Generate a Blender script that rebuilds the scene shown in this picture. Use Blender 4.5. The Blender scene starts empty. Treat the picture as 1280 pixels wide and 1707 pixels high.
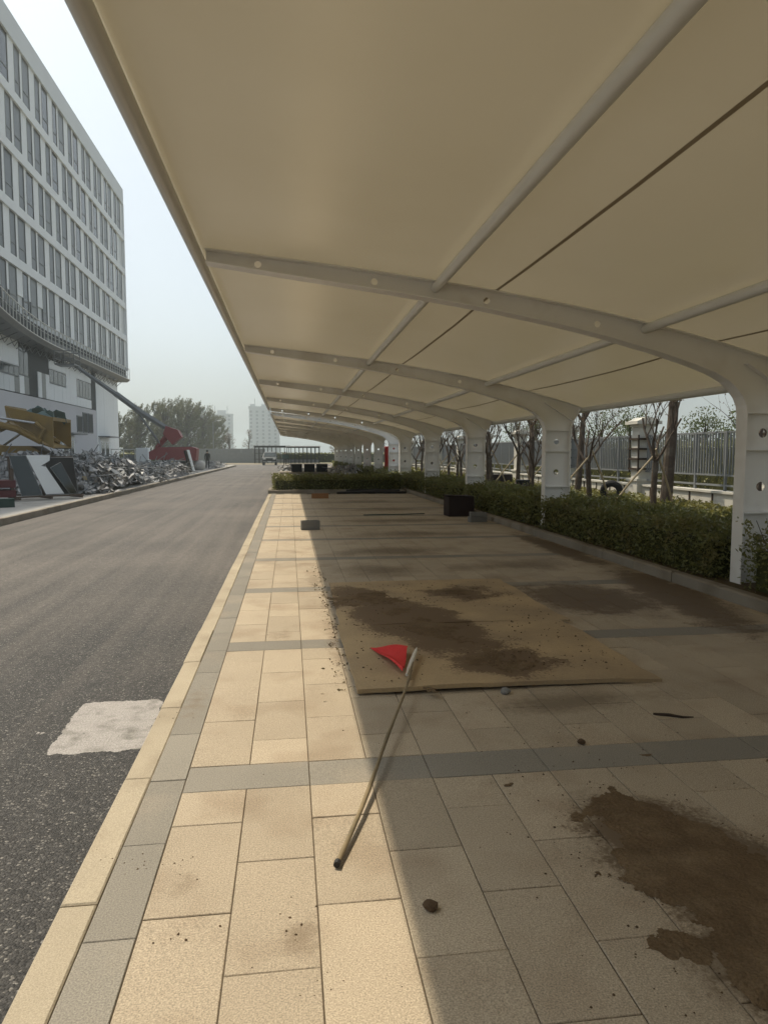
import bpy, bmesh, math, random
import numpy as np
from mathutils import Vector, Matrix, noise as mnoise
R = math.radians
random.seed(7); rng = np.random.default_rng(7)
S = bpy.context.scene
COL = S.collection

# ------------------------------------------------------------------ camera, sky, sun, exposure
cam = bpy.data.cameras.new('camera'); camo = bpy.data.objects.new('camera', cam); COL.objects.link(camo)
cam.sensor_fit = 'HORIZONTAL'; cam.sensor_width = 36.0; cam.lens = 33.3
cam.clip_start = 0.05; cam.clip_end = 6000
camo.location = (0, 0, 1.62); camo.rotation_euler = (R(90 - 4.756), 0, R(-7.575))
S.camera = camo
SUN_AZ = 42.0      # degrees from the road direction (+Y) towards the left (-X)
SUN_EL = 60.7
W = bpy.data.worlds.new('World'); S.world = W; W.use_nodes = True
wn = W.node_tree.nodes; wl = W.node_tree.links
sky = wn.new('ShaderNodeTexSky'); sky.sky_type = 'NISHITA'; sky.sun_disc = False
sky.sun_elevation = R(SUN_EL); sky.sun_rotation = R(-SUN_AZ)
sky.air_density = 1.0; sky.dust_density = 3.6; sky.ozone_density = 1.0; sky.altitude = 0
wn['Background'].inputs['Strength'].default_value = 0.13
hs = wn.new('ShaderNodeHueSaturation'); hs.inputs['Saturation'].default_value = 0.38
tn = wn.new('ShaderNodeVectorMath'); tn.operation = 'MULTIPLY'; tn.inputs[1].default_value = (0.945, 1.0, 1.0)
wl.new(sky.outputs[0], hs.inputs['Color']); wl.new(hs.outputs[0], tn.inputs[0]); wl.new(tn.outputs[0], wn['Background'].inputs['Color'])
sun = bpy.data.lights.new('sun', 'SUN'); suno = bpy.data.objects.new('sun', sun); COL.objects.link(suno)
sun.energy = 3.45; sun.angle = R(0.9); sun.color = (1.0, 0.88, 0.69)
sd = Vector((-math.sin(R(SUN_AZ)) * math.cos(R(SUN_EL)), math.cos(R(SUN_AZ)) * math.cos(R(SUN_EL)), math.sin(R(SUN_EL))))
suno.rotation_euler = (-sd).to_track_quat('-Z', 'Y').to_euler(); suno.location = (-20, 40, 50)
S.view_settings.view_transform = 'Standard'; S.view_settings.look = 'None'
S.view_settings.exposure = 0.35; S.view_settings.gamma = 1.0
S.render.engine = 'CYCLES'
S.cycles.use_denoising = True
S.cycles.max_bounces = 6; S.cycles.adaptive_threshold = 0.02; S.cycles.transparent_max_bounces = 8; S.cycles.volume_bounces = 0
S.cycles.sample_clamp_indirect = 6.0

# ------------------------------------------------------------------ materials
def mat(name, col, rough=0.7, var=0.12, scale=3.0, bump=0.0, bscale=60.0, spec=0.3, metal=0.0,
        speck=0.0, sscale=220.0, col2=None, mix2=(0.5, 0.62), m2scale=1.2, objvar=0.0, transl=None, coat=0.0):
    m = bpy.data.materials.new(name); m.use_nodes = True
    nt = m.node_tree; n = nt.nodes; L = nt.links
    b = n['Principled BSDF']
    b.inputs['Roughness'].default_value = rough; b.inputs['Metallic'].default_value = metal
    b.inputs['Specular IOR Level'].default_value = spec
    if coat: b.inputs['Coat Weight'].default_value = coat; b.inputs['Coat Roughness'].default_value = 0.25
    geo = n.new('ShaderNodeNewGeometry')
    def noise(sc, det=4):
        t = n.new('ShaderNodeTexNoise'); t.inputs['Scale'].default_value = sc; t.inputs['Detail'].default_value = det
        L.new(geo.outputs['Position'], t.inputs['Vector']); return t.outputs['Fac']
    def math_(op, a, c):
        x = n.new('ShaderNodeMath'); x.operation = op
        for i, v in enumerate((a, c)):
            if isinstance(v, (int, float)): x.inputs[i].default_value = v
            else: L.new(v, x.inputs[i])
        return x.outputs[0]
    base = n.new('ShaderNodeRGB'); base.outputs[0].default_value = (*col, 1); c = base.outputs[0]
    if col2 is not None:
        r = n.new('ShaderNodeMapRange'); r.inputs['From Min'].default_value = mix2[0]; r.inputs['From Max'].default_value = mix2[1]
        L.new(noise(m2scale, 6), r.inputs['Value'])
        mx = n.new('ShaderNodeMix'); mx.data_type = 'RGBA'; L.new(r.outputs[0], mx.inputs['Factor'])
        L.new(c, mx.inputs['A']); mx.inputs['B'].default_value = (*col2, 1); c = mx.outputs['Result']
    f = math_('MULTIPLY_ADD', noise(scale), 2 * var); f.node.inputs[2].default_value = 1 - var
    if speck:
        g = math_('MULTIPLY_ADD', noise(sscale, 2), 4 * speck); g.node.inputs[2].default_value = 1 - 2 * speck
        f = math_('MULTIPLY', f, g)
    if objvar:
        oi = n.new('ShaderNodeObjectInfo')
        g = math_('MULTIPLY_ADD', oi.outputs['Random'], 2 * objvar); g.node.inputs[2].default_value = 1 - objvar
        f = math_('MULTIPLY', f, g)
    vm = n.new('ShaderNodeVectorMath'); vm.operation = 'SCALE'; L.new(c, vm.inputs[0]); L.new(f, vm.inputs['Scale'])
    L.new(vm.outputs[0], b.inputs['Base Color'])
    if bump:
        bp = n.new('ShaderNodeBump'); bp.inputs['Strength'].default_value = bump; bp.inputs['Distance'].default_value = 0.02
        L.new(noise(bscale, 5), bp.inputs['Height']); L.new(bp.outputs[0], b.inputs['Normal'])
    if transl:
        t = n.new('ShaderNodeBsdfTranslucent'); t.inputs['Color'].default_value = (*transl[1], 1)
        ms = n.new('ShaderNodeMixShader'); ms.inputs[0].default_value = transl[0]
        L.new(b.outputs[0], ms.inputs[1]); L.new(t.outputs[0], ms.inputs[2])
        L.new(ms.outputs[0], n['Material Output'].inputs['Surface'])
    return m

M = {}
M['tile'] = mat('granite_tan', (0.375, 0.31, 0.225), 0.75, 0.10, 2.5, 0.15, 120, 0.3, speck=0.42, sscale=170, objvar=0.10, col2=(0.29, 0.225, 0.155), mix2=(0.50, 0.74), m2scale=2.1)
M['gtile'] = mat('granite_grey', (0.22, 0.20, 0.165), 0.75, 0.10, 2.5, 0.15, 120, 0.3, speck=0.36, sscale=170, objvar=0.10, col2=(0.28, 0.24, 0.185), mix2=(0.52, 0.75), m2scale=1.7)
M['kerb'] = mat('kerb_stone', (0.37, 0.315, 0.23), 0.8, 0.12, 3, 0.2, 90, 0.25, speck=0.25, sscale=200, objvar=0.06, col2=(0.30, 0.25, 0.18), mix2=(0.5, 0.7), m2scale=2.2)
M['gkerb'] = mat('kerb_grey', (0.27, 0.24, 0.195), 0.85, 0.15, 3, 0.2, 60, 0.25, speck=0.15, sscale=150, objvar=0.08, col2=(0.19, 0.16, 0.12), mix2=(0.48, 0.66), m2scale=1.5)
M['mortar'] = mat('joint_sand', (0.12, 0.095, 0.065), 0.95, 0.2, 8)
M['soil'] = mat('soil', (0.135, 0.092, 0.052), 0.95, 0.35, 9, 0.9, 55, 0.1, speck=0.2, sscale=120, col2=(0.18, 0.128, 0.076), mix2=(0.45, 0.7), m2scale=5)
M['clod'] = mat('soil_clod', (0.10, 0.066, 0.04), 0.95, 0.3, 30, 0.5, 90, 0.1)
M['ply'] = mat('plywood', (0.40, 0.295, 0.17), 0.8, 0.2, 2, 0.15, 30, 0.2, speck=0.1, sscale=60, col2=(0.30, 0.225, 0.14), mix2=(0.42, 0.68), m2scale=1.6)
M['white_steel'] = mat('white_painted_steel', (0.80, 0.79, 0.765), 0.42, 0.06, 1.3, 0.0, spec=0.45, col2=(0.64, 0.60, 0.54), mix2=(0.55, 0.8), m2scale=1.6)
M['tube'] = mat('galvanised_tube', (0.62, 0.62, 0.59), 0.35, 0.06, 2, 0.0, spec=0.5)
M['membrane'] = mat('pvc_membrane', (0.63, 0.585, 0.485), 0.30, 0.11, 0.45, 0.05, 1.8, 0.65, transl=(0.075, (0.78, 0.67, 0.45)), col2=(0.52, 0.47, 0.365), mix2=(0.42, 0.75), m2scale=0.45)
M['seam'] = mat('membrane_seam', (0.30, 0.25, 0.17), 0.5, 0.05, 1)
M['ground'] = mat('bare_ground', (0.22, 0.19, 0.14), 0.95, 0.25, 0.15, 0.3, 4, 0.1, col2=(0.13, 0.14, 0.07), mix2=(0.45, 0.6), m2scale=0.05)
M['walk'] = mat('concrete_pavement', (0.36, 0.345, 0.32), 0.85, 0.15, 0.6, 0.2, 30, 0.2, speck=0.1, sscale=90, col2=(0.27, 0.25, 0.225), mix2=(0.45, 0.65), m2scale=0.5)
M['bed'] = mat('bed_soil', (0.11, 0.085, 0.05), 0.95, 0.3, 2, 0.8, 15, 0.1)
M['hedge'] = mat('hedge_leaf', (0.175, 0.185, 0.068), 0.45, 0.45, 5, spec=0.4, transl=(0.3, (0.22, 0.22, 0.06)), col2=(0.19, 0.155, 0.06), mix2=(0.48, 0.68), m2scale=3.5)
M['cover'] = mat('groundcover_leaf', (0.14, 0.135, 0.04), 0.5, 0.4, 3, spec=0.35, transl=(0.3, (0.26, 0.24, 0.06)), col2=(0.08, 0.10, 0.03), mix2=(0.45, 0.65), m2scale=1.2)
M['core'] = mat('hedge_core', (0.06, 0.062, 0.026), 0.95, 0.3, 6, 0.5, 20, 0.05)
M['bark'] = mat('bark', (0.085, 0.065, 0.05), 0.9, 0.35, 14, 0.6, 45, 0.15, col2=(0.14, 0.12, 0.095), mix2=(0.5, 0.7), m2scale=4)
M['bud'] = mat('bud_leaf', (0.12, 0.075, 0.045), 0.7, 0.4, 8, spec=0.2, transl=(0.25, (0.18, 0.12, 0.05)))
M['leaf'] = mat('tree_leaf', (0.075, 0.10, 0.035), 0.55, 0.4, 0.6, spec=0.3, transl=(0.3, (0.14, 0.17, 0.05)))
M['poplar'] = mat('poplar_leaf', (0.12, 0.12, 0.062), 0.6, 0.35, 0.15, spec=0.25, transl=(0.3, (0.16, 0.16, 0.06)))
M['prop'] = mat('timber_prop', (0.36, 0.30, 0.20), 0.8, 0.25, 5, 0.2, 40, 0.2)
M['brownwood'] = mat('brown_timber', (0.045, 0.03, 0.02), 0.8, 0.25, 6, 0.2, 40)
M['stone'] = mat('pillar_stone', (0.55, 0.53, 0.47), 0.8, 0.15, 2, 0.15, 60, 0.25, speck=0.1, sscale=120)
M['fence_metal'] = mat('fence_grey_metal', (0.19, 0.20, 0.205), 0.5, 0.08, 3, spec=0.4)
M['wallpaint'] = mat('render_wall', (0.60, 0.60, 0.62), 0.85, 0.06, 0.3, 0.05, 20, 0.2, col2=(0.54, 0.54, 0.55), mix2=(0.5, 0.8), m2scale=0.2)
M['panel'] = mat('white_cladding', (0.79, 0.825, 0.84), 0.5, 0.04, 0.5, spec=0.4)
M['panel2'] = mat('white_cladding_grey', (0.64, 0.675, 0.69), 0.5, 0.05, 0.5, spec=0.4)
M['dark'] = mat('dark_void', (0.035, 0.04, 0.042), 0.6, 0.2, 1)
M['glass'] = mat('window_glass', (0.05, 0.06, 0.063), 0.3, 0.25, 0.4, spec=0.6)
M['glass_b'] = mat('window_glass_pale', (0.09, 0.10, 0.10), 0.3, 0.25, 0.4, spec=0.5)
M['glass_c'] = mat('window_glass_dark', (0.04, 0.05, 0.055), 0.1, 0.25, 0.4, spec=0.6)
M['dglass'] = mat('dark_glass', (0.018, 0.028, 0.028), 0.06, 0.2, 1.0, spec=0.7)
M['mullion'] = mat('grey_mullion', (0.20, 0.21, 0.215), 0.5, 0.05, 1)
M['steel'] = mat('site_steel', (0.22, 0.23, 0.235), 0.5, 0.15, 3, metal=0.3)
M['rust'] = mat('rusty_steel', (0.10, 0.075, 0.06), 0.75, 0.3, 6, 0.2, 50)
M['yellow'] = mat('machine_yellow', (0.25, 0.165, 0.05), 0.55, 0.2, 2, 0.1, 30, spec=0.35, col2=(0.18, 0.12, 0.05), mix2=(0.5, 0.72), m2scale=1.3)
M['rubber'] = mat('rubber', (0.018, 0.018, 0.019), 0.75, 0.25, 20, 0.3, 60)
M['red'] = mat('machine_red', (0.27, 0.06, 0.065), 0.5, 0.15, 2, spec=0.35, col2=(0.22, 0.05, 0.05), mix2=(0.55, 0.75), m2scale=1.3)
M['maroon'] = mat('maroon_steel', (0.10, 0.028, 0.032), 0.6, 0.25, 4, 0.1, 40)
M['cabinet_red'] = mat('cabinet_red', (0.42, 0.035, 0.025), 0.45, 0.1, 2)
M['flag'] = mat('flag_cloth', (0.62, 0.045, 0.04), 0.7, 0.12, 14, 0.15, 160, 0.2, transl=(0.15, (0.6, 0.05, 0.04)))
M['wrap'] = mat('white_wrap', (0.62, 0.58, 0.50), 0.7, 0.12, 30, 0.2, 120)
M['pole'] = mat('bamboo_pole', (0.23, 0.175, 0.10), 0.6, 0.3, 9, 0.15, 60, 0.3, col2=(0.13, 0.105, 0.06), mix2=(0.45, 0.65), m2scale=4)
M['white_board'] = mat('white_board', (0.74, 0.77, 0.77), 0.5, 0.05, 2)
M['teal'] = mat('teal_glass_shards', (0.10, 0.16, 0.155), 0.25, 0.2, 3, spec=0.6)
M['tarp'] = mat('grey_sheeting', (0.40, 0.395, 0.39), 0.9, 0.35, 1.2, 0.3, 12, 0.1, col2=(0.20, 0.20, 0.205), mix2=(0.42, 0.62), m2scale=1.5)
M['tarp2'] = mat('pale_sheeting', (0.50, 0.50, 0.50), 0.9, 0.2, 1.2, 0.3, 12, 0.1)
M['sack'] = mat('white_sack', (0.62, 0.61, 0.58), 0.8, 0.1, 4, 0.4, 14)
M['blackplastic'] = mat('black_plastic', (0.02, 0.02, 0.021), 0.55, 0.2, 5, 0.1, 30, 0.35)
M['brownbox'] = mat('dark_brown_box', (0.03, 0.02, 0.018), 0.8, 0.2, 4, 0.2, 40)
M['block'] = mat('grey_block', (0.20, 0.195, 0.18), 0.9, 0.15, 9, 0.4, 90, 0.15, speck=0.15, sscale=150)
M['brick'] = mat('clay_block', (0.30, 0.155, 0.07), 0.9, 0.15, 9, 0.4, 90, 0.15)
M['green_strip'] = mat('green_strip', (0.03, 0.06, 0.05), 0.6, 0.2, 4)
M['tower'] = mat('tower_render', (0.42, 0.44, 0.45), 0.85, 0.06, 0.05)
M['tower_dark'] = mat('tower_window', (0.16, 0.18, 0.20), 0.3, 0.1, 0.1)
M['cloth'] = mat('dark_clothes', (0.025, 0.028, 0.03), 0.85, 0.2, 8)
M['skin'] = mat('skin', (0.38, 0.24, 0.17), 0.6, 0.05, 8)
M['car_paint'] = mat('car_paint', (0.02, 0.027, 0.025), 0.5, 0.05, 2, spec=0.5, coat=0.1)
M['lamp'] = mat('lamp_lens', (0.75, 0.75, 0.72), 0.15, 0.03, 2, spec=0.6)
M['chrome'] = mat('bright_metal', (0.55, 0.55, 0.55), 0.25, 0.05, 3, metal=0.9)
M['whiteroof'] = mat('white_roof', (0.78, 0.78, 0.76), 0.5, 0.04, 1)
M['twig'] = mat('dry_leaf', (0.13, 0.10, 0.05), 0.9, 0.4, 60)

def asphalt():
    m = bpy.data.materials.new('asphalt'); m.use_nodes = True
    nt = m.node_tree; n = nt.nodes; L = nt.links; b = n['Principled BSDF']
    geo = n.new('ShaderNodeNewGeometry')
    v = n.new('ShaderNodeTexVoronoi'); v.inputs['Scale'].default_value = 120; L.new(geo.outputs['Position'], v.inputs['Vector'])
    bw = n.new('ShaderNodeSeparateColor'); L.new(v.outputs['Color'], bw.inputs[0])
    r1 = n.new('ShaderNodeValToRGB'); e = r1.color_ramp.elements
    e[0].position = 0.0; e[0].color = (0.014, 0.0135, 0.0135, 1); e[1].position = 0.985; e[1].color = (0.19, 0.178, 0.16, 1)
    x = e.new(0.72); x.color = (0.042, 0.040, 0.038, 1); x = e.new(0.93); x.color = (0.07, 0.066, 0.062, 1)
    L.new(bw.outputs[0], r1.inputs[0])
    # dust film: large cloudy patches and long streaks along the driving direction
    mp = n.new('ShaderNodeMapping'); mp.inputs['Scale'].default_value = (4.0, 0.10, 1); L.new(geo.outputs['Position'], mp.inputs[0])
    t = n.new('ShaderNodeTexNoise'); t.inputs['Scale'].default_value = 1.0; t.inputs['Detail'].default_value = 7; L.new(mp.outputs[0], t.inputs['Vector'])
    t2 = n.new('ShaderNodeTexNoise'); t2.inputs['Scale'].default_value = 0.35; t2.inputs['Detail'].default_value = 5; L.new(geo.outputs['Position'], t2.inputs['Vector'])
    ad = n.new('ShaderNodeMath'); ad.operation = 'ADD'; L.new(t.outputs[0], ad.inputs[0]); L.new(t2.outputs[0], ad.inputs[1])
    # freshly laid strip near the parking bay is cleaner; traffic dust covers the rest of the road
    sp = n.new('ShaderNodeSeparateXYZ'); L.new(geo.outputs['Position'], sp.inputs[0])
    yr = n.new('ShaderNodeMapRange'); yr.inputs['From Min'].default_value = 3.2; yr.inputs['From Max'].default_value = 11
    yr.inputs['To Min'].default_value = -0.42; yr.inputs['To Max'].default_value = 0.16; L.new(sp.outputs['Y'], yr.inputs[0])
    a2 = n.new('ShaderNodeMath'); a2.operation = 'ADD'; L.new(ad.outputs[0], a2.inputs[0]); L.new(yr.outputs[0], a2.inputs[1])
    mr = n.new('ShaderNodeMapRange'); mr.inputs['From Min'].default_value = 0.66; mr.inputs['From Max'].default_value = 1.45; mr.inputs['To Max'].default_value = 0.62
    L.new(a2.outputs[0], mr.inputs[0])
    mx = n.new('ShaderNodeMix'); mx.data_type = 'RGBA'; L.new(mr.outputs[0], mx.inputs['Factor']); L.new(r1.outputs[0], mx.inputs['A'])
    mx.inputs['B'].default_value = (0.185, 0.160, 0.138, 1); L.new(mx.outputs['Result'], b.inputs['Base Color'])
    b.inputs['Roughness'].default_value = 0.72; b.inputs['Specular IOR Level'].default_value = 0.35
    gr = n.new('ShaderNodeTexNoise'); gr.inputs['Scale'].default_value = 26; gr.inputs['Detail'].default_value = 5; gr.inputs['Roughness'].default_value = 0.75; L.new(geo.outputs['Position'], gr.inputs['Vector'])
    gm = n.new('ShaderNodeMapRange'); gm.inputs['From Min'].default_value = 0.3; gm.inputs['From Max'].default_value = 0.7; gm.inputs['To Min'].default_value = 0.6; gm.inputs['To Max'].default_value = 1.4; L.new(gr.outputs[0], gm.inputs[0])
    vs_ = n.new('ShaderNodeVectorMath'); vs_.operation = 'SCALE'; L.new(mx.outputs['Result'], vs_.inputs[0]); L.new(gm.outputs[0], vs_.inputs['Scale']); L.new(vs_.outputs[0], b.inputs['Base Color'])
    bp = n.new('ShaderNodeBump'); bp.inputs['Strength'].default_value = 0.55; bp.inputs['Distance'].default_value = 0.008
    L.new(v.outputs['Distance'], bp.inputs['Height']); bp.invert = True; L.new(bp.outputs[0], b.inputs['Normal'])
    return m
M['asphalt'] = asphalt()
M['paint'] = mat('white_road_paint', (0.34, 0.318, 0.30), 0.8, 0.15, 20, 0.5, 90, 0.2, speck=0.3, sscale=110, col2=(0.20, 0.19, 0.17), mix2=(0.5, 0.68), m2scale=7)

def add_dirt(m, ells, col, lo_, hi_, amp, nscale, stretch=(1, 1, 1), seed=0.0, most=1.0):
    """trodden soil with its own outline: ellipses on the floor broken up by noise"""
    nt = m.node_tree; n = nt.nodes; L = nt.links; b = n['Principled BSDF']
    src = b.inputs['Base Color'].links[0].from_socket
    geo = n.new('ShaderNodeNewGeometry'); acc = None
    for (a, c, rx, ry, rot, g) in ells:
        mp = n.new('ShaderNodeMapping'); mp.vector_type = 'TEXTURE'; mp.inputs['Location'].default_value = (a, c, 0); mp.inputs['Rotation'].default_value = (0, 0, rot); mp.inputs['Scale'].default_value = (rx, ry, 1000)
        L.new(geo.outputs['Position'], mp.inputs[0])
        ln = n.new('ShaderNodeVectorMath'); ln.operation = 'LENGTH'; L.new(mp.outputs[0], ln.inputs[0])
        ml = n.new('ShaderNodeMath'); ml.operation = 'MULTIPLY_ADD'; ml.inputs[1].default_value = -g; ml.inputs[2].default_value = g; L.new(ln.outputs['Value'], ml.inputs[0])
        if acc is None: acc = ml.outputs[0]
        else:
            mx = n.new('ShaderNodeMath'); mx.operation = 'MAXIMUM'; L.new(acc, mx.inputs[0]); L.new(ml.outputs[0], mx.inputs[1]); acc = mx.outputs[0]
    cl = n.new('ShaderNodeMath'); cl.operation = 'MAXIMUM'; cl.inputs[1].default_value = -0.35; L.new(acc, cl.inputs[0])
    mp = n.new('ShaderNodeMapping'); mp.inputs['Location'].default_value = (seed, seed * 2, 0); mp.inputs['Scale'].default_value = stretch; L.new(geo.outputs['Position'], mp.inputs[0])
    tot = cl.outputs[0]
    for sc, am, dt in ((nscale, amp, 8), (nscale * 14, amp * 0.55, 3)):
        t = n.new('ShaderNodeTexNoise'); t.inputs['Scale'].default_value = sc; t.inputs['Detail'].default_value = dt; t.inputs['Roughness'].default_value = 0.62; L.new(mp.outputs[0], t.inputs['Vector'])
        q = n.new('ShaderNodeMath'); q.operation = 'MULTIPLY_ADD'; q.inputs[1].default_value = 2 * am; q.inputs[2].default_value = -am; L.new(t.outputs[0], q.inputs[0])
        ad = n.new('ShaderNodeMath'); ad.operation = 'ADD'; L.new(tot, ad.inputs[0]); L.new(q.outputs[0], ad.inputs[1]); tot = ad.outputs[0]
    mr = n.new('ShaderNodeMapRange'); mr.inputs['From Min'].default_value = lo_; mr.inputs['From Max'].default_value = hi_; mr.inputs['To Max'].default_value = most; L.new(tot, mr.inputs[0])
    mx = n.new('ShaderNodeMix'); mx.data_type = 'RGBA'; L.new(mr.outputs[0], mx.inputs['Factor']); L.new(src, mx.inputs['A']); mx.inputs['B'].default_value = (*col, 1)
    L.new(mx.outputs['Result'], b.inputs['Base Color'])
SPILL = [(1.62, 2.45, 0.45, 0.85, 0.35, 0.9), (1.52, 1.90, 0.35, 0.45, 0.2, 0.7), (2.2, 2.0, 0.55, 0.7, 0, 0.9),
         (3.3, 7.5, 0.95, 1.2, 0.4, 0.75), (4.35, 7.6, 0.5, 2.4, -0.15, 0.8), (4.5, 11.5, 0.35, 2.6, 0, 0.75), (3.2, 9.8, 1.3, 0.7, 0.2, 0.5),
         (1.9, 4.33, 0.75, 0.22, 0.1, 0.7), (1.2, 9.6, 0.7, 0.7, 0.1, 0.7), (1.7, 11.6, 1.3, 0.6, 0.1, 0.75), (2.6, 14.0, 1.9, 0.7, 0, 0.6), (2.6, 16.8, 1.9, 0.7, 0.0, 0.65), (2.9, 20.2, 1.9, 0.8, 0, 0.65), (2.6, 23.6, 1.9, 0.8, 0, .65)]
for k in ('tile', 'gtile'):
    add_dirt(M[k], SPILL, (0.17, 0.13, 0.085), 0.05, 0.5, 0.5, 1.6, (1, 1, 1), 3.0, 0.85)
    add_dirt(M[k], SPILL[:3] + SPILL[3:6], (0.13, 0.09, 0.053), 0.16, 0.34, 0.6, 3.4, (1, 1, 1), 7.0, 0.92)
MARKS = [(0.02, 2.28, .10, .12, 0, .7), (-0.42, 2.62, .12, .10, 0, .6), (0.30, 9.0, .16, 1.2, 0, .6), (0.36, 6.2, .10, 1.5, 0, .55), (-0.1, 6.3, .2, .25, 0, .5), (-0.62, 4.6, .10, .5, 0, .5), (0.1, 13.5, .4, .8, 0, .5), (-0.68, 11.4, .15, .4, 0, .6)]
for k in ('tile', 'gtile', 'kerb'): add_dirt(M[k], MARKS, (0.17, 0.125, 0.08), 0.16, 0.55, 0.7, 12.0, (1, 1, 1), 11.0, 0.55)
add_dirt(M['ply'], [(1.15, 6.4, 0.62, 1.75, 0.30, 1.0), (1.6, 5.1, 0.55, 0.5, 0.2, 0.9), (0.7, 7.7, 0.5, 0.7, 0.1, 0.75), (1.9, 7.7, 0.6, 0.6, 0, 0.6)], (0.135, 0.09, 0.052), 0.12, 0.30, 0.6, 3.0, (1, 1, 1), 5.0, 0.95)

# ------------------------------------------------------------------ builders
class MB:
    def __init__(s): s.v = []; s.f = []
    def add(s, vs, fs):
        o = len(s.v); s.v += [tuple(p) for p in vs]; s.f += [tuple(i + o for i in f) for f in fs]; return s
    def box(s, c, d, rot=None):
        x, y, z = (q / 2 for q in d)
        vs = [Vector((a * x, b * y, e * z)) for e in (-1, 1) for a, b in ((-1, -1), (1, -1), (1, 1), (-1, 1))]
        if rot is not None: vs = [rot @ p for p in vs]
        c = Vector(c); return s.add([p + c for p in vs], [(3, 2, 1, 0), (4, 5, 6, 7), (0, 1, 5, 4), (1, 2, 6, 5), (2, 3, 7, 6), (3, 0, 4, 7)])
    def slab(s, x0, x1, y0, y1, z0, z1): return s.box(((x0 + x1) / 2, (y0 + y1) / 2, (z0 + z1) / 2), (x1 - x0, y1 - y0, z1 - z0))
    def bev(s, x0, x1, y0, y1, z0, z1, b=0.004):
        vs = [(x0, y0, z0), (x1, y0, z0), (x1, y1, z0), (x0, y1, z0), (x0, y0, z1 - b), (x1, y0, z1 - b), (x1, y1, z1 - b), (x0, y1, z1 - b),
              (x0 + b, y0 + b, z1), (x1 - b, y0 + b, z1), (x1 - b, y1 - b, z1), (x0 + b, y1 - b, z1)]
        fs = [(3, 2, 1, 0), (8, 9, 10, 11)]
        for i in range(4):
            j = (i + 1) % 4; fs += [(i, j, j + 4, i + 4), (i + 4, j + 4, j + 8, i + 8)]
        return s.add(vs, fs)
    def tube(s, pts, r, n=8, cap=True, closed=False):
        pts = [Vector(p) for p in pts]; k = len(pts)
        rs = r if isinstance(r, (list, tuple)) else [r] * k
        o = len(s.v); up = None
        for i, p in enumerate(pts):
            d = (pts[(i + 1) % k] - pts[i - 1]) if closed else (pts[min(i + 1, k - 1)] - pts[max(i - 1, 0)])
            d = d.normalized() if d.length > 1e-9 else Vector((0, 0, 1))
            if up is None: up = Vector((0, 0, 1)) if abs(d.z) < 0.9 else Vector((1, 0, 0))
            a = d.cross(up)
            if a.length < 1e-6: a = d.orthogonal()
            a.normalize(); b = a.cross(d); up = b
            for j in range(n):
                t = 2 * math.pi * j / n
                s.v.append(tuple(p + (a * math.cos(t) + b * math.sin(t)) * rs[i]))
        for i in range(k if closed else k - 1):
            i2 = (i + 1) % k
            for j in range(n):
                j2 = (j + 1) % n
                s.f.append((o + i * n + j, o + i * n + j2, o + i2 * n + j2, o + i2 * n + j))
        if cap and not closed:
            s.f.append(tuple(o + j for j in range(n - 1, -1, -1))); s.f.append(tuple(o + (k - 1) * n + j for j in range(n)))
        return s
    def cyl(s, a, b, r, n=12): return s.tube([a, b], r, n)
    def prism(s, poly, axis, lo, hi):
        """polygon in the plane perpendicular to axis ('x','y','z'), extruded from lo to hi"""
        k = len(poly)
        def P(p, t): return {'x': (t, p[0], p[1]), 'y': (p[0], t, p[1]), 'z': (p[0], p[1], t)}[axis]
        vs = [P(p, lo) for p in poly] + [P(p, hi) for p in poly]
        fs = [tuple(range(k - 1, -1, -1)), tuple(range(k, 2 * k))] + [(i, (i + 1) % k, (i + 1) % k + k, i + k) for i in range(k)]
        return s.add(vs, fs)
    def mesh(s, name, m, smooth=False):
        me = bpy.data.meshes.new(name); me.from_pydata(s.v, [], s.f); me.update()
        bm = bmesh.new(); bm.from_mesh(me); bmesh.ops.recalc_face_normals(bm, faces=bm.faces); bm.to_mesh(me); bm.free()
        me.materials.append(m)
        if smooth:
            me.polygons.foreach_set('use_smooth', [True] * len(me.polygons))
            try: me.set_sharp_from_angle(angle=R(35))
            except Exception: pass
        return me
    def build(s, name, m, parent=None, smooth=False, loc=None):
        return link(name, s.mesh(name, M[m] if isinstance(m, str) else m, smooth), parent, loc)
def link(name, me, parent=None, loc=None):
    o = bpy.data.objects.new(name, me); COL.objects.link(o)
    if parent is not None: o.parent = parent
    if loc is not None: o.location = loc
    return o
def tag(o, label=None, cat=None, group=None, kind=None):
    if label: o['label'] = label
    if cat: o['category'] = cat
    if group: o['group'] = group
    if kind: o['kind'] = kind
    return o
def empty(name, loc=(0, 0, 0), rz=0.0):
    o = bpy.data.objects.new(name, None); COL.objects.link(o); o.location = loc; o.rotation_euler = (0, 0, rz); o.empty_display_size = 0.1
    return o
def copy_tree(o, parent=None):
    c = o.copy(); COL.objects.link(c); c.parent = parent
    for ch in list(o.children): copy_tree(ch, c)
    return c
ORD = ['first', 'second', 'third', 'fourth', 'fifth', 'sixth', 'seventh', 'eighth', 'ninth', 'tenth', 'eleventh', 'twelfth', 'thirteenth', 'fourteenth', 'fifteenth', 'sixteenth']

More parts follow.
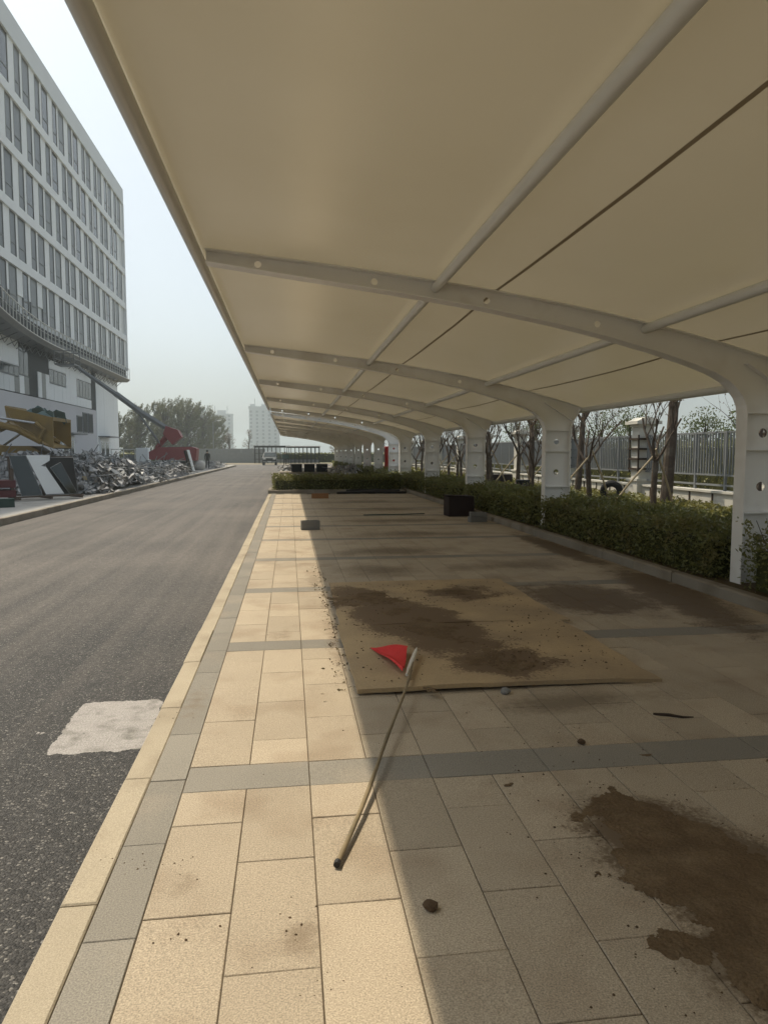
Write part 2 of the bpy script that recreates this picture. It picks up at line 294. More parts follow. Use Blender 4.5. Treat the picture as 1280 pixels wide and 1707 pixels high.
def leaves(name, pts, size, m, parent=None, aspect=0.55, flat=0.0):
    """many small leaf quads; pts Nx3, size scalar or N"""
    pts = np.asarray(pts, dtype=np.float64); N = len(pts)
    a = rng.normal(size=(N, 3)); a /= np.linalg.norm(a, axis=1)[:, None]
    b = rng.normal(size=(N, 3))
    if flat: a[:, 2] *= (1 - flat); b[:, 2] *= (1 - flat); a /= np.linalg.norm(a, axis=1)[:, None]
    b -= a * (a * b).sum(1)[:, None]; b /= np.linalg.norm(b, axis=1)[:, None]
    sz = (np.ones(N) * size) * rng.uniform(0.6, 1.25, N)
    a *= sz[:, None]; b *= (sz * aspect)[:, None]
    v = np.stack([pts - a, pts + b * 0.9 - a * 0.1, pts + a, pts - b * 0.9 - a * 0.1], 1).reshape(-1, 3)
    me = bpy.data.meshes.new(name); me.vertices.add(4 * N); me.vertices.foreach_set('co', v.ravel())
    me.loops.add(4 * N); me.loops.foreach_set('vertex_index', np.arange(4 * N, dtype=np.int32))
    me.polygons.add(N); me.polygons.foreach_set('loop_start', np.arange(0, 4 * N, 4, dtype=np.int32))
    me.polygons.foreach_set('loop_total', np.full(N, 4, dtype=np.int32))
    me.update(calc_edges=True); me.materials.append(M[m])
    return link(name, me, parent)

def extrude2d(v2, faces, y0, y1, mb):
    """2-D faces in XZ given a thickness along Y, with closed edges"""
    k = len(v2); cnt = {}
    for f in faces:
        for i in range(len(f)):
            e = (f[i], f[(i + 1) % len(f)]); cnt[e] = cnt.get(e, 0) + 1
    vs = [(x, y0, z) for x, z in v2] + [(x, y1, z) for x, z in v2]
    fs = [tuple(f) for f in faces] + [tuple(i + k for i in reversed(f)) for f in faces]
    for (a, b) in cnt:
        if (b, a) not in cnt: fs.append((b, a, a + k, b + k))
    mb.add(vs, fs)

# ------------------------------------------------------------------ ground, road, pavements
def sheet(name, x0, x1, y0, y1, z, m, kind='structure', nx=1, ny=1):
    mb = MB()
    vs = [(x0 + (x1 - x0) * i / nx, y0 + (y1 - y0) * j / ny, z) for j in range(ny + 1) for i in range(nx + 1)]
    mb.add(vs, [(j * (nx + 1) + i, j * (nx + 1) + i + 1, (j + 1) * (nx + 1) + i + 1, (j + 1) * (nx + 1) + i) for j in range(ny) for i in range(nx)])
    return tag(mb.build(name, m), kind=kind)
sheet('ground', -1200, 1200, -200, 2300, -0.06, 'ground')
ROADX0, ROADX1, PAVX1 = -6.42, -0.83, 4.75
sheet('road', ROADX0 - 0.05, ROADX1 + 0.02, -40, 90, -0.012, 'asphalt')
sheet('cross_road', -90, 60, 90, 102, -0.016, 'asphalt')
# left pavement (raised)
pv = MB().slab(-60, ROADX0 - 0.13, -40, 89.2, -0.05, 0.13); tag(pv.build('pavement', 'walk'), kind='structure')

# parking bay floor: bedding layer with tiles laid on it
BED = MB().slab(-0.70, PAVX1 + 0.05, -24, 28.75, -0.05, -0.006)
pave = tag(BED.build('parking_pavement', 'mortar'), kind='structure')
PITCH, TW = 2.45, 0.3045
tiles = []           # (x0,x1,y0,y1,material)
XC0 = -0.525; NC = 18
for k in range(-11, 11):
    yb0 = 3.367 + PITCH * k; yb1 = yb0 + 0.275          # grey band, then 2.175 m of tan tiles up to the next band
    x = XC0
    while x < PAVX1 - 0.02:                               # band stones 0.61 long
        x1 = min(x + 2 * TW, PAVX1); tiles.append((x, x1, yb0, yb1, 'gtile')); x = x1
    y0, y1 = yb1, yb0 + PITCH
    L6 = (y1 - y0) / 3.5
    for c in range(NC):
        xa = XC0 + c * TW; xb = min(xa + TW, PAVX1)
        if xb - xa < 0.04: continue
        cuts = [0, 1, 2, 3, 3.5] if c % 2 == 0 else [0, .5, 1.5, 2.5, 3.5]
        for a, b in zip(cuts, cuts[1:]): tiles.append((xa, xb, y0 + a * L6, y0 + b * L6, 'tile'))
y = -23.4
while y < 28.6:                                           # grey edge stones beside the road kerb
    tiles.append((-0.70, XC0, y, min(y + 0.585, 28.7), 'gtile')); y += 0.585
tiles = [t for t in tiles if t[3] < 28.72]
def seen(t):
    cx, cy = (t[0] + t[1]) / 2, (t[2] + t[3]) / 2
    return cy > 1.75 and cx < 0.74 * cy + 0.35 and cx > -0.30 * cy - 0.2
vis = sorted([t for t in tiles if seen(t)], key=lambda t: t[2])
near = set(map(id, vis[:300])); cache = {}
field = {'tile': MB(), 'gtile': MB()}
G = 0.0022
for t in tiles:
    x0, x1, y0, y1, mt = t
    if id(t) in near:
        key = (round(x1 - x0, 3), round(y1 - y0, 3), mt)
        if key not in cache:
            w, h = (x1 - x0) / 2 - G, (y1 - y0) / 2 - G
            cache[key] = MB().bev(-w, w, -h, h, -0.03, 0.0, 0.0025).mesh('paving_tile', M[mt])
        o = link('paving_tile', cache[key], pave, ((x0 + x1) / 2, (y0 + y1) / 2, random.uniform(-0.0014, 0.0012)))
        o.rotation_euler = (random.gauss(0, 0.0016), random.gauss(0, 0.002), random.gauss(0, 0.0008))
    else:
        dz = random.uniform(-0.0014, 0.0012)
        field[mt].bev(x0 + G, x1 - G, y0 + G, y1 - G, -0.03, dz, 0.0025)
for mt, mb in field.items(): tag(mb.build('tan_tile_field' if mt == 'tile' else 'grey_tile_field', mt, pave), kind='stuff')

def kerb_run(name, mt, w, h, z0, pts_y, x, length=1.0, bev=0.012):
    root = tag(empty(name, (x, 0, 0)), kind='structure')
    me = MB().bev(-w / 2, w / 2, -length / 2 + 0.003, length / 2 - 0.003, z0, h, bev).mesh('kerb_stone', M[mt])
    for y in pts_y:
        o = link('kerb_stone', me, root, (random.gauss(0, 0.0025), y, random.gauss(0, 0.002)))
        o.rotation_euler = (0, random.gauss(0, 0.006), random.gauss(0, 0.0025))
    return root
kerb_run('road_edge_kerb', 'kerb', 0.128, 0.0, -0.1, [0.05 + 1.0 * i - 6 for i in range(35)], -0.766, 1.0, 0.006)
kerb_run('far_road_kerb', 'gkerb', 0.13, 0.15, -0.1, [1.0 * i - 4.5 for i in range(94)], ROADX0 - 0.065)
kerb_run('planting_bed_kerb', 'gkerb', 0.15, 0.13, -0.1, [1.0 * i - 4.2 for i in range(36)], 4.83, bev=0.02)
# second stretch of bay floor past the hedge island
sheet('rear_parking_pavement', -0.83, 4.75, 31.0, 84, -0.004, 'walk')
kerb_run('rear_bed_kerb', 'gkerb', 0.15, 0.13, -0.1, [32.4 + 1.0 * i for i in range(52)], 4.83)
# planting bed on the right
bed = MB().slab(4.905, 60, -20, 84, -0.05, 0.10); tag(bed.build('planting_bed', 'bed'), kind='structure')

def fbm(x, y, z=0.0, o=5): return mnoise.fractal(Vector((x, y, z)), 1.0, 2.0, o)
def soil_patch(name, ells, res, z0, amp, thr, label, cat='soil', m='soil', seed=0.0, rough=0.55, nz=3.5, p=2):
    """thin spill of soil: a height field kept only where it stands above its base, so its outline is ragged"""
    x0 = min(e[0] - e[2] * 1.5 for e in ells); x1 = max(e[0] + e[2] * 1.5 for e in ells)
    y0 = min(e[1] - e[3] * 1.5 for e in ells); y1 = max(e[1] + e[3] * 1.5 for e in ells)
    nx, ny = int((x1 - x0) / res) + 1, int((y1 - y0) / res) + 1
    H = np.zeros((ny, nx))
    for j in range(ny):
        for i in range(nx):
            x, y = x0 + i * res, y0 + j * res
            mk = 0.0
            for (a, b, rx, ry, rot, g) in ells:
                dx, dy = x - a, y - b; c, s_ = math.cos(rot), math.sin(rot)
                u, v = (dx * c + dy * s_) / rx, (-dx * s_ + dy * c) / ry
                mk = max(mk, g * (1 - (abs(u) ** p + abs(v) ** p)))
            H[j, i] = mk + rough * fbm(x * nz, y * nz, seed) + 0.16 * fbm(x * 22, y * 22, seed + 3, 3) - thr
    idx = {}; vs = []; fs = []
    def vid(j, i):
        if (j, i) not in idx:
            idx[(j, i)] = len(vs)
            h = min(H[j, i], 0.9)
            vs.append((x0 + i * res, y0 + j * res, z0 + max(-0.003, amp * math.tanh(1.6 * h)) + (0.25 * amp * fbm(i * res * 30, j * res * 30, seed, 2) if h > 0.05 else 0)))
        return idx[(j, i)]
    for j in range(ny - 1):
        for i in range(nx - 1):
            if int((H[j:j + 2, i:i + 2] > 0).sum()) >= 2:
                fs.append((vid(j, i), vid(j, i + 1), vid(j + 1, i + 1), vid(j + 1, i)))
    mb = MB(); mb.v = vs; mb.f = fs
    o = mb.build(name, m, smooth=True)
    return tag(o, label, cat, kind='stuff')
soil_patch('soil', [(1.56, 2.50, 0.36, 0.66, 0.30, 1.15), (1.50, 1.90, 0.24, 0.30, 0.2, 0.9), (1.27, 2.05, 0.10, 0.15, 0.6, 0.7), (2.2, 2.0, 0.45, 0.55, 0, 1.0)], 0.009, 0.001, 0.006, 0.40,
           'dark brown soil spilled on the shaded tiles in front', seed=2.0)
# white paint patch on the road
soil_patch('paint_patch', [(-1.085, 4.34, 0.262, 0.42, 0.02, 0.62)], 0.006, -0.0112, 0.0012, 0.20, 'rough square of worn white paint on the asphalt by the kerb', 'road paint', 'paint', seed=14.0, rough=0.17, nz=13, p=12)

# ------------------------------------------------------------------ carports: cantilever steel frames under a stretched membrane
UP = np.polyfit([-0.853, 0.387, 1.62, 4.087, 5.548, 5.93], [3.677, 3.573, 3.417, 3.025, 2.666, 2.545], 3)
LO = np.polyfit([-0.886, -0.30, 1.555, 2.777, 3.914, 4.5], [3.57, 3.48, 3.256, 3.048, 2.787, 2.625], 3)
up = lambda x: float(np.polyval(UP, x)); lo = lambda x: float(np.polyval(LO, x))
TIPX, REARX = -0.884, 5.93
def frame_profile():
    """stations (inner/lower point, outer/upper point, hole radius in the cell that follows)"""
    st = []
    def c(z, h=0): st.append(((5.17, z), (5.70, z), h))
    c(0.05); c(0.40); c(0.46, .056); c(0.78); c(0.93); c(1.07, .056); c(1.39); c(1.655); c(1.70, .056); c(2.0)
    st.append(((5.168, 2.075), (5.715, 2.15), 0)); st.append(((5.155, 2.16), (5.76, 2.28), 0)); st.append(((5.11, 2.26), (5.85, 2.42), 0))
    st.append(((5.03, 2.355), (5.93, 2.545), 0)); st.append(((4.93, 2.44), (5.70, up(5.70)), 0)); st.append(((4.76, 2.53), (5.30, up(5.30)), 0))
    xs = [4.5, 4.1]
    for hx in (3.37, 2.13, 0.91, -0.30): xs += [(hx + 0.10, .036), hx - 0.10, hx - 0.52]
    for x in xs:
        h = 0
        if isinstance(x, tuple): x, h = x
        x = max(x, TIPX); k = 0.33 * max(0, (x - 3.2)) / 1.3
        st.append(((x, lo(x)), (x + k, up(x + k)), h))
    return st
def make_frame():
    st = frame_profile(); v2 = []; fs = []
    base = []
    for a, b, h in st: base.append((len(v2), len(v2) + 1)); v2 += [a, b]
    for i in range(len(st) - 1):
        (a0, b0), (a1, b1) = base[i], base[i + 1]; h = st[i][2]
        if not h: fs.append((a0, b0, b1, a1)); continue
        P = [Vector(v2[q]) for q in (a0, b0, b1, a1)]; ids = [a0, b0, b1, a1]
        cen = sum(P, Vector((0, 0))) / 4; N = 16; rim = []; ring = []
        o0 = len(v2)
        for q in range(4): ring.append(ids[q])
        # each side of the cell fans to a quarter of the circle
        corner_dirs = [(p - cen) for p in P]; ang = [math.atan2(d.y, d.x) for d in corner_dirs]
        circ = []
        for q in range(4):
            t0, t1 = ang[q], ang[(q + 1) % 4]
            while t1 > t0 + math.pi: t1 -= 2 * math.pi
            while t1 < t0 - math.pi: t1 += 2 * math.pi
            row = []
            for k in range(5):
                t = t0 + (t1 - t0) * k / 4; row.append((cen.x + h * math.cos(t), cen.y + h * math.sin(t)))
            circ.append(row)
        cid = []
        for q in range(4):
            for k in range(4): cid.append(len(v2)); v2.append(circ[q][k])
        for q in range(4):
            s0 = q * 4
            A, B = ids[q], ids[(q + 1) % 4]
            for k in range(4):
                c0, c1 = cid[s0 + k], cid[(s0 + k + 1) % 16]
                if k < 2: fs.append((A, c1, c0))
                else: fs.append((B, c1, c0))
                if k == 1: fs.append((A, B, c1))
    web = MB(); extrude2d(v2, fs, -0.006, 0.006, web)
    def flange(path, wid, th=0.012):
        mb = MB(); k = len(path); n = []
        for i in range(k):
            d = Vector(path[min(i + 1, k - 1)]) - Vector(path[max(i - 1, 0)]); d.normalize(); n.append(Vector((-d.y, d.x)))
        vs = []
        for i, p in enumerate(path):
            q = Vector(p)
            for s, t in ((-1, 0), (1, 0), (1, 1), (-1, 1)):
                w = q + n[i] * th * (t - 0.5); vs.append((w.x, s * wid / 2, w.y))
        f = [(0, 1, 2, 3), tuple(4 * (k - 1) + j for j in (3, 2, 1, 0))]
        for i in range(k - 1):
            for j in range(4): f.append((4 * i + j, 4 * i + (j + 1) % 4, 4 * i + 4 + (j + 1) % 4, 4 * i + 4 + j))
        return mb.add(vs, f)
    inner = [s[0] for s in st]; outer = [s[1] for s in st]
    ribs = []
    for z in (0.93, 1.655, 2.075):
        for s in (-1, 1): ribs.append(MB().box((5.435, s * 0.052, z), (0.515, 0.088, 0.012)))
    kn = MB()
    for s in (-1, 1): kn.box((5.48, s * 0.05, 2.44), (0.75, 0.084, 0.012), Matrix.Rotation(R(32), 3, 'Y'))
    ribs.append(kn)
    return (web.mesh('web', M['white_steel']), flange(inner, 0.20).mesh('lower_flange', M['white_steel']), flange(outer, 0.20).mesh('upper_flange', M['white_steel']),
            [r.mesh('stiffener_rib', M['white_steel']) for r in ribs], MB().slab(5.05, 5.82, -0.2, 0.2, 0.0, 0.05).mesh('base_plate', M['white_steel']))
FR = make_frame()
def carport(name, ys, label, y_over=0.25):
    root = empty(name, (0, ys[0], 0)); tag(root, label, 'carport'); oy = ys[0]
    for y in ys:
        f = link('frame', FR[0], root, (0, y - oy, 0))
        link('lower_flange', FR[1], f); link('upper_flange', FR[2], f); link('base_plate', FR[4], f)
        for r in FR[3]: link('stiffener_rib', r, f)
    ya, yb = ys[0] - y_over - oy, ys[-1] + y_over - oy
    # membrane
    bay = ys[1] - ys[0]; NX = 40; mb = MB()
    yl = [ya] + [y - oy + bay * q / 10 for y in ys[:-1] for q in range(10)] + [ys[-1] - oy, yb]
    xs = [TIPX - 0.01 + (REARX + 0.05 - TIPX) * i / NX for i in range(NX + 1)]
    def mz(x, y):
        t = ((y) % bay) / bay; t = min(max(t, 0), 1)
        u = (x - TIPX) / (REARX - TIPX)
        pur = min(abs(x - 1.57), abs(x - 3.95), abs(x - TIPX), abs(x - REARX))        # pulled taut over the purlins
        return up(x) + 0.016 - 0.045 * math.sin(math.pi * t) * min(1, pur / 0.9) * (1 if 0 < u < 1 else 0) + 0.006 * fbm(x * 0.8, y * 0.6, 1.0)
    vs = [(x, y, mz(x, y)) for y in yl for x in xs]
    mb.add(vs, [(j * (NX + 1) + i, j * (NX + 1) + i + 1, (j + 1) * (NX + 1) + i + 1, (j + 1) * (NX + 1) + i) for j in range(len(yl) - 1) for i in range(NX)])
    mo = mb.build('membrane', 'membrane', root, smooth=True)
    def along(nm, x, z, r, m='tube', n=12): return MB().tube([(x, ya, z), (x, yb, z)], r, n).build(nm, m, root, smooth=True)
    along('edge_tube', TIPX - 0.02, 3.625, 0.058)
    along('edge_tube', REARX + 0.05, 2.50, 0.058)
    along('purlin', 1.57, up(1.57) - 0.052, 0.052); along('purlin', 3.95, up(3.95) - 0.050, 0.052)
    for x in (2.22, 4.80, 0.1):
        if x == 0.1: continue
        s = MB(); w = 0.016
        k = len(yl)
        vv = []
        for y in yl: vv += [(x - w, y, mz(x - w, y) - 0.004), (x + w, y, mz(x + w, y) - 0.004)]
        s.add(vv, [(2 * i, 2 * i + 1, 2 * i + 3, 2 * i + 2) for i in range(k - 1)]); s.build('seam', 'seam', root)
    return root
Y1, BAY = 7.62, 6.42
carport('carport', [Y1 + BAY * k for k in range(-4, 5)], 'white steel carport with tan membrane roof over the tiled bay')
carport('carport', [37.0 + BAY * k for k in range(8)], 'second carport with a pale end arch, beyond the hedge island')

# ------------------------------------------------------------------ office building on the left
def office():
    root = empty('office_building', (-19.0, 55, 0)); tag(root, 'tall white office block with narrow window strips and unfinished steel balcony', 'building')
    OX, OY = -19.0, 55.0
    def B(x0, x1, y0, y1, z0, z1): return MB().slab(x0 - OX, x1 - OX, y0 - OY, y1 - OY, z0, z1)
    YE, YS = 88.5, 26.0
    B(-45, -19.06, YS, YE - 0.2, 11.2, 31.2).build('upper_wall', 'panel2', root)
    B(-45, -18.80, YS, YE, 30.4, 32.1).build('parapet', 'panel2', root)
    levels = [30.45, 26.6, 22.7, 18.75, 15.0, 11.4]
    for z in levels[1:-1]: B(-19.05, -18.80, YS, YE, z - 0.33, z + 0.33).build('floor_band', 'panel', root)
    MOD = 4.12
    wcache = {}
    def window(w, h):
        k = (w, round(h, 2))
        if k not in wcache:
            fr = MB(); t = 0.06
            fr.slab(-0.05, 0.05, -w / 2, -w / 2 + t, -h / 2, h / 2).slab(-0.05, 0.05, w / 2 - t, w / 2, -h / 2, h / 2)
            fr.slab(-0.05, 0.05, -w / 2 + t, w / 2 - t, -h / 2, -h / 2 + t).slab(-0.05, 0.05, -w / 2 + t, w / 2 - t, h / 2 - t, h / 2)
            fr.slab(-0.045, 0.045, -w / 2 + t, w / 2 - t, -h / 2 + h * 0.30, -h / 2 + h * 0.30 + 0.05)
            wcache[k] = (fr.mesh('window', M['mullion']), [MB().slab(-0.012, 0.012, -w / 2 + t, w / 2 - t, -h / 2 + t, h / 2 - t).mesh('pane', M[g]) for g in ('glass', 'glass', 'glass_b', 'glass_c')])
        return wcache[k]
    pcache = {}
    for r in range(5):
        zt = levels[r] - (0.33 if r else 0.0); zb = levels[r + 1] + 0.33; hh = zt - zb; zc = (zt + zb) / 2
        off = 0.0 if r % 2 == 0 else 2.05
        y = YE - off
        while y > YS + 4:
            # going towards the camera: white pier, wide window, thin fin, narrow window
            spec = (('p', 1.16), ('w', 1.44), ('p', 0.44), ('w', 1.08)); yy = y
            for kd, wd in spec:
                yc = yy - wd / 2; yy -= wd
                if yc > YE - 0.2 or yc - wd / 2 < YS: continue
                bare = r == 4 and yc < 59.5
                if kd == 'w':
                    a, b = window(wd, hh); o = link('window', a, root, (-18.995 - OX, yc - OY, zc)); link('pane', random.choice(b), o)
                else:
                    cut = (1.1 if bare else 0.0)
                    k = (wd, round(hh, 2), cut)
                    if k not in pcache: pcache[k] = MB().bev(-0.14, 0.14, -wd / 2, wd / 2, -hh / 2 + cut, hh / 2, 0.01).mesh('facade_panel', M['panel'])
                    o = link('facade_panel', pcache[k], root, (-19.10 - OX, yc - OY, zc))
            y -= MOD
    # end return panels at the corner
    B(-19.2, -18.78, YE - 0.18, YE + 0.05, 11.3, 30.4).build('corner_panel', 'panel', root)
    # lower storeys, set back
    B(-44, -20.0, YS, 88.0, 0.1, 6.05).build('ground_floor_wall', 'wallpaint', root)
    B(-44, -20.15, YS, 88.0, 6.06, 10.4).build('first_floor_backing', 'dark', root)
    B(-45, -18.95, YS, 88.45, 10.35, 10.75).build('soffit', 'steel', root)
    # first-floor curtain: cladding sheets and glazing in runs, as fixed so far
    RUNS = [(78.4, 88.0, [(0.3, 10.3, 'p')]), (76.6, 78.4, [(3.4, 10.3, 'd')]), (71.6, 76.6, [(8.7, 10.3, 'p'), (7.0, 8.68, 'g'), (6.12, 6.98, 'p')]),
            (68.4, 71.6, [(6.12, 10.3, 'p')]), (63.8, 68.4, [(8.75, 9.5, 'p'), (7.55, 8.72, 'g'), (6.12, 7.52, 'p')]), (61.0, 63.8, [(8.2, 10.3, 'd'), (6.12, 8.18, 'q')]),
            (59.0, 61.0, [(6.12, 10.3, 'd')]), (57.0, 59.0, [(7.5, 10.3, 'g'), (6.12, 7.48, 'q')]), (53.0, 57.0, [(8.1, 10.3, 'p'), (7.3, 8.08, 'g'), (6.12, 7.28, 'q')]),
            (49.0, 53.0, [(8.1, 10.3, 'p'), (6.12, 8.08, 'g')]), (40.0, 49.0, [(8.6, 10.3, 'p'), (6.12, 8.58, 'g')]), (30.0, 40.0, [(6.12, 10.3, 'p')])]
    for (ra, rb, rows) in RUNS:
        nn_ = max(1, round((rb - ra) / 1.05)); w = (rb - ra) / nn_
        for q in range(nn_):
            ya, yb = ra + q * w, ra + (q + 1) * w
            for (z0, z1, kd) in rows:
                if kd in 'pq': B(-20.12, -19.97 + random.uniform(-.008, .008), ya + .012, yb - .012, z0, z1 - .02).build('cladding_sheet', 'panel' if kd == 'p' else random.choice(('panel2', 'glass_b', 'panel')), root)
                elif kd == 'g':
                    o = B(-20.10, -20.0, ya + .01, yb - .01, z0, z1).build('window', 'mullion', root)
                    B(-20.0, -19.985, ya + .07, yb - .07, z0 + .07, z1 - .07).build('pane', 'glass_c', o)
                else: B(-20.10, -20.02, ya, yb, z0, z1).build('dark_strip', 'dark', root)
    # tall window group near the dark strip
    for q, (ya, yb, z0, z1) in enumerate(((71.3, 73.0, 3.6, 5.2), (73.3, 74.9, 3.6, 5.6), (75.2, 76.8, 3.6, 5.6))):
        o = B(-20.02, -19.93, ya, yb, z0, z1).build('window', 'mullion', root)
        B(-19.935, -19.915, ya + 0.1, yb - 0.1, z0 + 0.1, z1 - 0.1).build('pane', 'dark', o)
    # doors with small canopies
    for (ya, yb) in ((66.3, 70.0), (79.2, 83.0)):
        d = B(-20.03, -19.86, ya, yb, 0.12, 3.15).build('door', 'panel', root)
        m = (ya + yb) / 2
        for (a, b) in ((ya + 0.35, m - 0.3), (m + 0.3, yb - 0.35)):
            B(-19.87, -19.845, a, b, 0.5, 2.75).build('pane', 'dglass', d)
        B(-20.0, -18.8, ya - 0.4, yb + 0.4, 3.3, 3.42).build('door_canopy', 'steel', root)
    # steel balcony frame that swells outwards along the facade
    def bx(y): return -18.75 + (0.0 if y > 62 else 2.26 * ((62 - y) / 19.0) ** 1.7)
    ys = [YE - 0.1 - 1.0 * q for q in range(56)]
    rail = lambda z, r, nm: MB().tube([(bx(y) + 0.12 - OX, y - OY, z) for y in ys], r, 6).build(nm, 'tube', root)
    rail(11.50, 0.04, 'top_rail'); rail(10.25, 0.05, 'bottom_rail'); rail(10.85, 0.015, 'mid_rail')
    pm = MB().slab(-0.025, 0.025, -0.025, 0.025, 0, 1.22).mesh('baluster', M['tube'])
    pm2 = MB().slab(-0.03, 0.03, -0.03, 0.03, 0, 1.2).mesh('baluster', M['steel'])
    for q in range(110):
        y = YE - 0.2 - 0.5 * q
        link('baluster', pm if q % 2 == 0 else pm2, root, (bx(y) + (0.12 if q % 2 == 0 else 0.0) - OX, y - OY, 10.27))
    bk = MB()
    for a, b in zip(ys, ys[1:]):
        x0, x1 = bx(a) - 0.25 - OX, bx(b) - 0.25 - OX
        bk.add([(x0, a - OY, 10.4), (x1, b - OY, 10.4), (x1, b - OY, 11.3), (x0, a - OY, 11.3)], [(0, 1, 2, 3)])
    bk.build('balcony_backing', 'dark', root)
    fl = MB()
    for a, b in zip(ys, ys[1:]):
        x0, x1 = bx(a) + 0.15 - OX, bx(b) + 0.15 - OX
        for z0, z1 in ((9.95, 10.2),):
            fl.add([(x0, a - OY, z1), (x1, b - OY, z1), (-20.1 - OX, b - OY, z1), (-20.1 - OX, a - OY, z1), (x0 - .3, a - OY, z0), (x1 - .3, b - OY, z0), (-20.1 - OX, b - OY, z0), (-20.1 - OX, a - OY, z0)],
                   [(0, 1, 2, 3), (4, 7, 6, 5), (0, 4, 5, 1), (2, 6, 7, 3)])
    fl.build('balcony_floor', 'steel', root)
    tr = MB()     # bracing hanging under the balcony floor
    y = 87.0
    while y > 36:
        tr.cyl((bx(y) - 0.4 - OX, y - OY, 9.95), (-19.9 - OX, y - OY, 9.3), 0.035, 5).cyl((-19.7 - OX, y - OY, 9.95), (-19.7 - OX, y - 0.9 - OY, 9.35), 0.03, 5).cyl((-19.7 - OX, y - 0.9 - OY, 9.35), (-19.7 - OX, y - 1.8 - OY, 9.95), 0.03, 5); y -= 1.8
    tr.build('bracing', 'steel', root)
    return root
office()

# ------------------------------------------------------------------ far buildings
def tower(name, x, y, w, d, h, rz, label, extra=()):
    root = empty(name, (x, y, -0.06), R(rz)); tag(root, label, 'apartment tower', 'far apartment towers')
    MB().slab(-w / 2, w / 2, -d / 2, d / 2, 0, h).build('wall', 'tower', root)
    nb = max(3, int(w / 4.5)); nf = int(h / 3)
    wm = MB().slab(-0.85, 0.85, -0.08, 0.08, -0.8, 0.8).mesh('window', M['tower_dark'])
    bm_ = MB().slab(-w / nb * 0.22, w / nb * 0.22, -0.5, 0.5, 0, h - 1.5).mesh('balcony_stack', M['tower'])
    for i in range(nb):
        cx = -w / 2 + (i + 0.5) * w / nb
        link('balcony_stack', bm_, root, (cx + w / nb * 0.28, -d / 2 - 0.45, 0))
        for f in range(nf):
            link('window', wm, root, (cx - w / nb * 0.2, -d / 2 - 0.05, f * 3 + 1.7))
    for (a, b, c) in extra:
        MB().slab(a - b / 2, a + b / 2, -d / 4, d / 4, h, h + c).build('roof_house', 'tower', root)
    MB().slab(-w / 2 - 0.4, w / 2 + 0.4, -d / 2 - 0.4, d / 2 + 0.4, h - 0.6, h + 0.5).build('roof_edge', 'tower', root)
    for q in (-0.3, 0.25): MB().cyl((w * q, 0, h), (w * q, 0, h + 7), 0.25, 5).build('aerial', 'steel', root)
    return root
tower('apartment_tower', -72, 620, 15, 14, 35, 4, 'grey apartment tower rising behind the trees', [(0, 5, 4)])
tower('apartment_tower', -54.5, 600, 18, 14, 33.0, 4, 'hazy apartment tower with a rooftop hut, beside the wider-spaced gap', [(0, 7, 3.5)])
tower('apartment_tower', -20, 590, 24, 16, 38.5, 4, 'broad hazy apartment tower just off the carport edge', [(-9, 4, 2.5), (1, 6, 2.5)])

# ------------------------------------------------------------------ trees
def branch(mb, p, d, r, ln, depth, tips, spread=0.55, upb=0.25, n=5):
    k = 4; pts = [p]; rs = [r]; q = Vector(p); dd = Vector(d).normalized()
    for i in range(k):
        dd = (dd + Vector((random.gauss(0, .10), random.gauss(0, .10), random.gauss(0, .06) + upb * 0.15))).normalized()
        q = q + dd * ln / k; pts.append(q.copy()); rs.append(r * (1 - 0.45 * (i + 1) / k))
    mb.tube(pts, rs, n if depth > 1 else 4)
    if depth == 0: tips += pts[1:]; return
    if depth == 1: tips += pts[3:]
    for i in range(random.choice((2, 3)) if depth > 1 else random.choice((2, 3, 3))):
        t = random.uniform(0.45, 1.0); j = min(int(t * k), k - 1); base = pts[j].lerp(pts[j + 1], t * k - j)
        ax = Vector((random.gauss(0, 1), random.gauss(0, 1), random.gauss(0, .4) + upb)).normalized()
        nd = (dd * (1 - spread) + ax * spread + Vector((0, 0, upb * 0.5))).normalized()
        branch(mb, base, nd, rs[j] * 0.62, ln * random.uniform(0.6, 0.85), depth - 1, tips, spread, upb, n)
def garden_tree(seed, trunk_h, r):
    random.seed(seed); mb = MB(); tips = []
    top = Vector((random.gauss(0, .04), random.gauss(0, .04), trunk_h))
    mb.tube([(0, 0, -0.1), (0, 0, 0.12), top * 0.5 + Vector((random.gauss(0, .02), 0, 0)), top], [r * 1.35, r * 1.05, r * 0.95, r * 0.9], 9)
    nb = random.choice((4, 5))
    for i in range(nb):
        a = 2 * math.pi * i / nb + random.uniform(-.4, .4); sl = random.uniform(0.35, 0.75)
        branch(mb, top - Vector((0, 0, random.uniform(0, .12))), (math.cos(a) * sl, math.sin(a) * sl, 1), r * 0.52, random.uniform(0.9, 1.3), 3, tips, 0.5, 0.35)
    return mb.mesh('trunk', M['bark'], True), np.array([tuple(t) for t in tips])
variants = []
for s, th, r in ((11, 1.25, 0.075), (12, 1.45, 0.085), (13, 1.10, 0.07), (14, 1.5, 0.08)):
    me, tips = garden_tree(s, th, r)
    sel = tips[rng.random(len(tips)) < 0.55]
    lp = sel + rng.normal(0, 0.035, sel.shape)
    lo_ = leaves('crown', lp, 0.028, 'bud'); cm = lo_.data; bpy.data.objects.remove(lo_)
    variants.append((me, cm))
tree_spots = [(8.75, 12.6), (8.84, 16.38), (8.4, 19.1), (8.9, 23.4), (8.8, 26.8), (8.6, 29.7), (8.8, 32.6), (8.5, 35.6), (8.8, 38.8), (8.7, 42.0), (8.5, 45.4), (8.8, 49.0), (8.6, 53.0), (8.7, 57.5)]
for q_, y_ in enumerate((14.6, 21.8, 25.6, 31.2, 34.4, 38.0, 43.5)): tree_spots.append((7.3 + .35 * (q_ % 2), y_) if q_ > 0 else (10.4, y_))
TREES = []
random.seed(21)
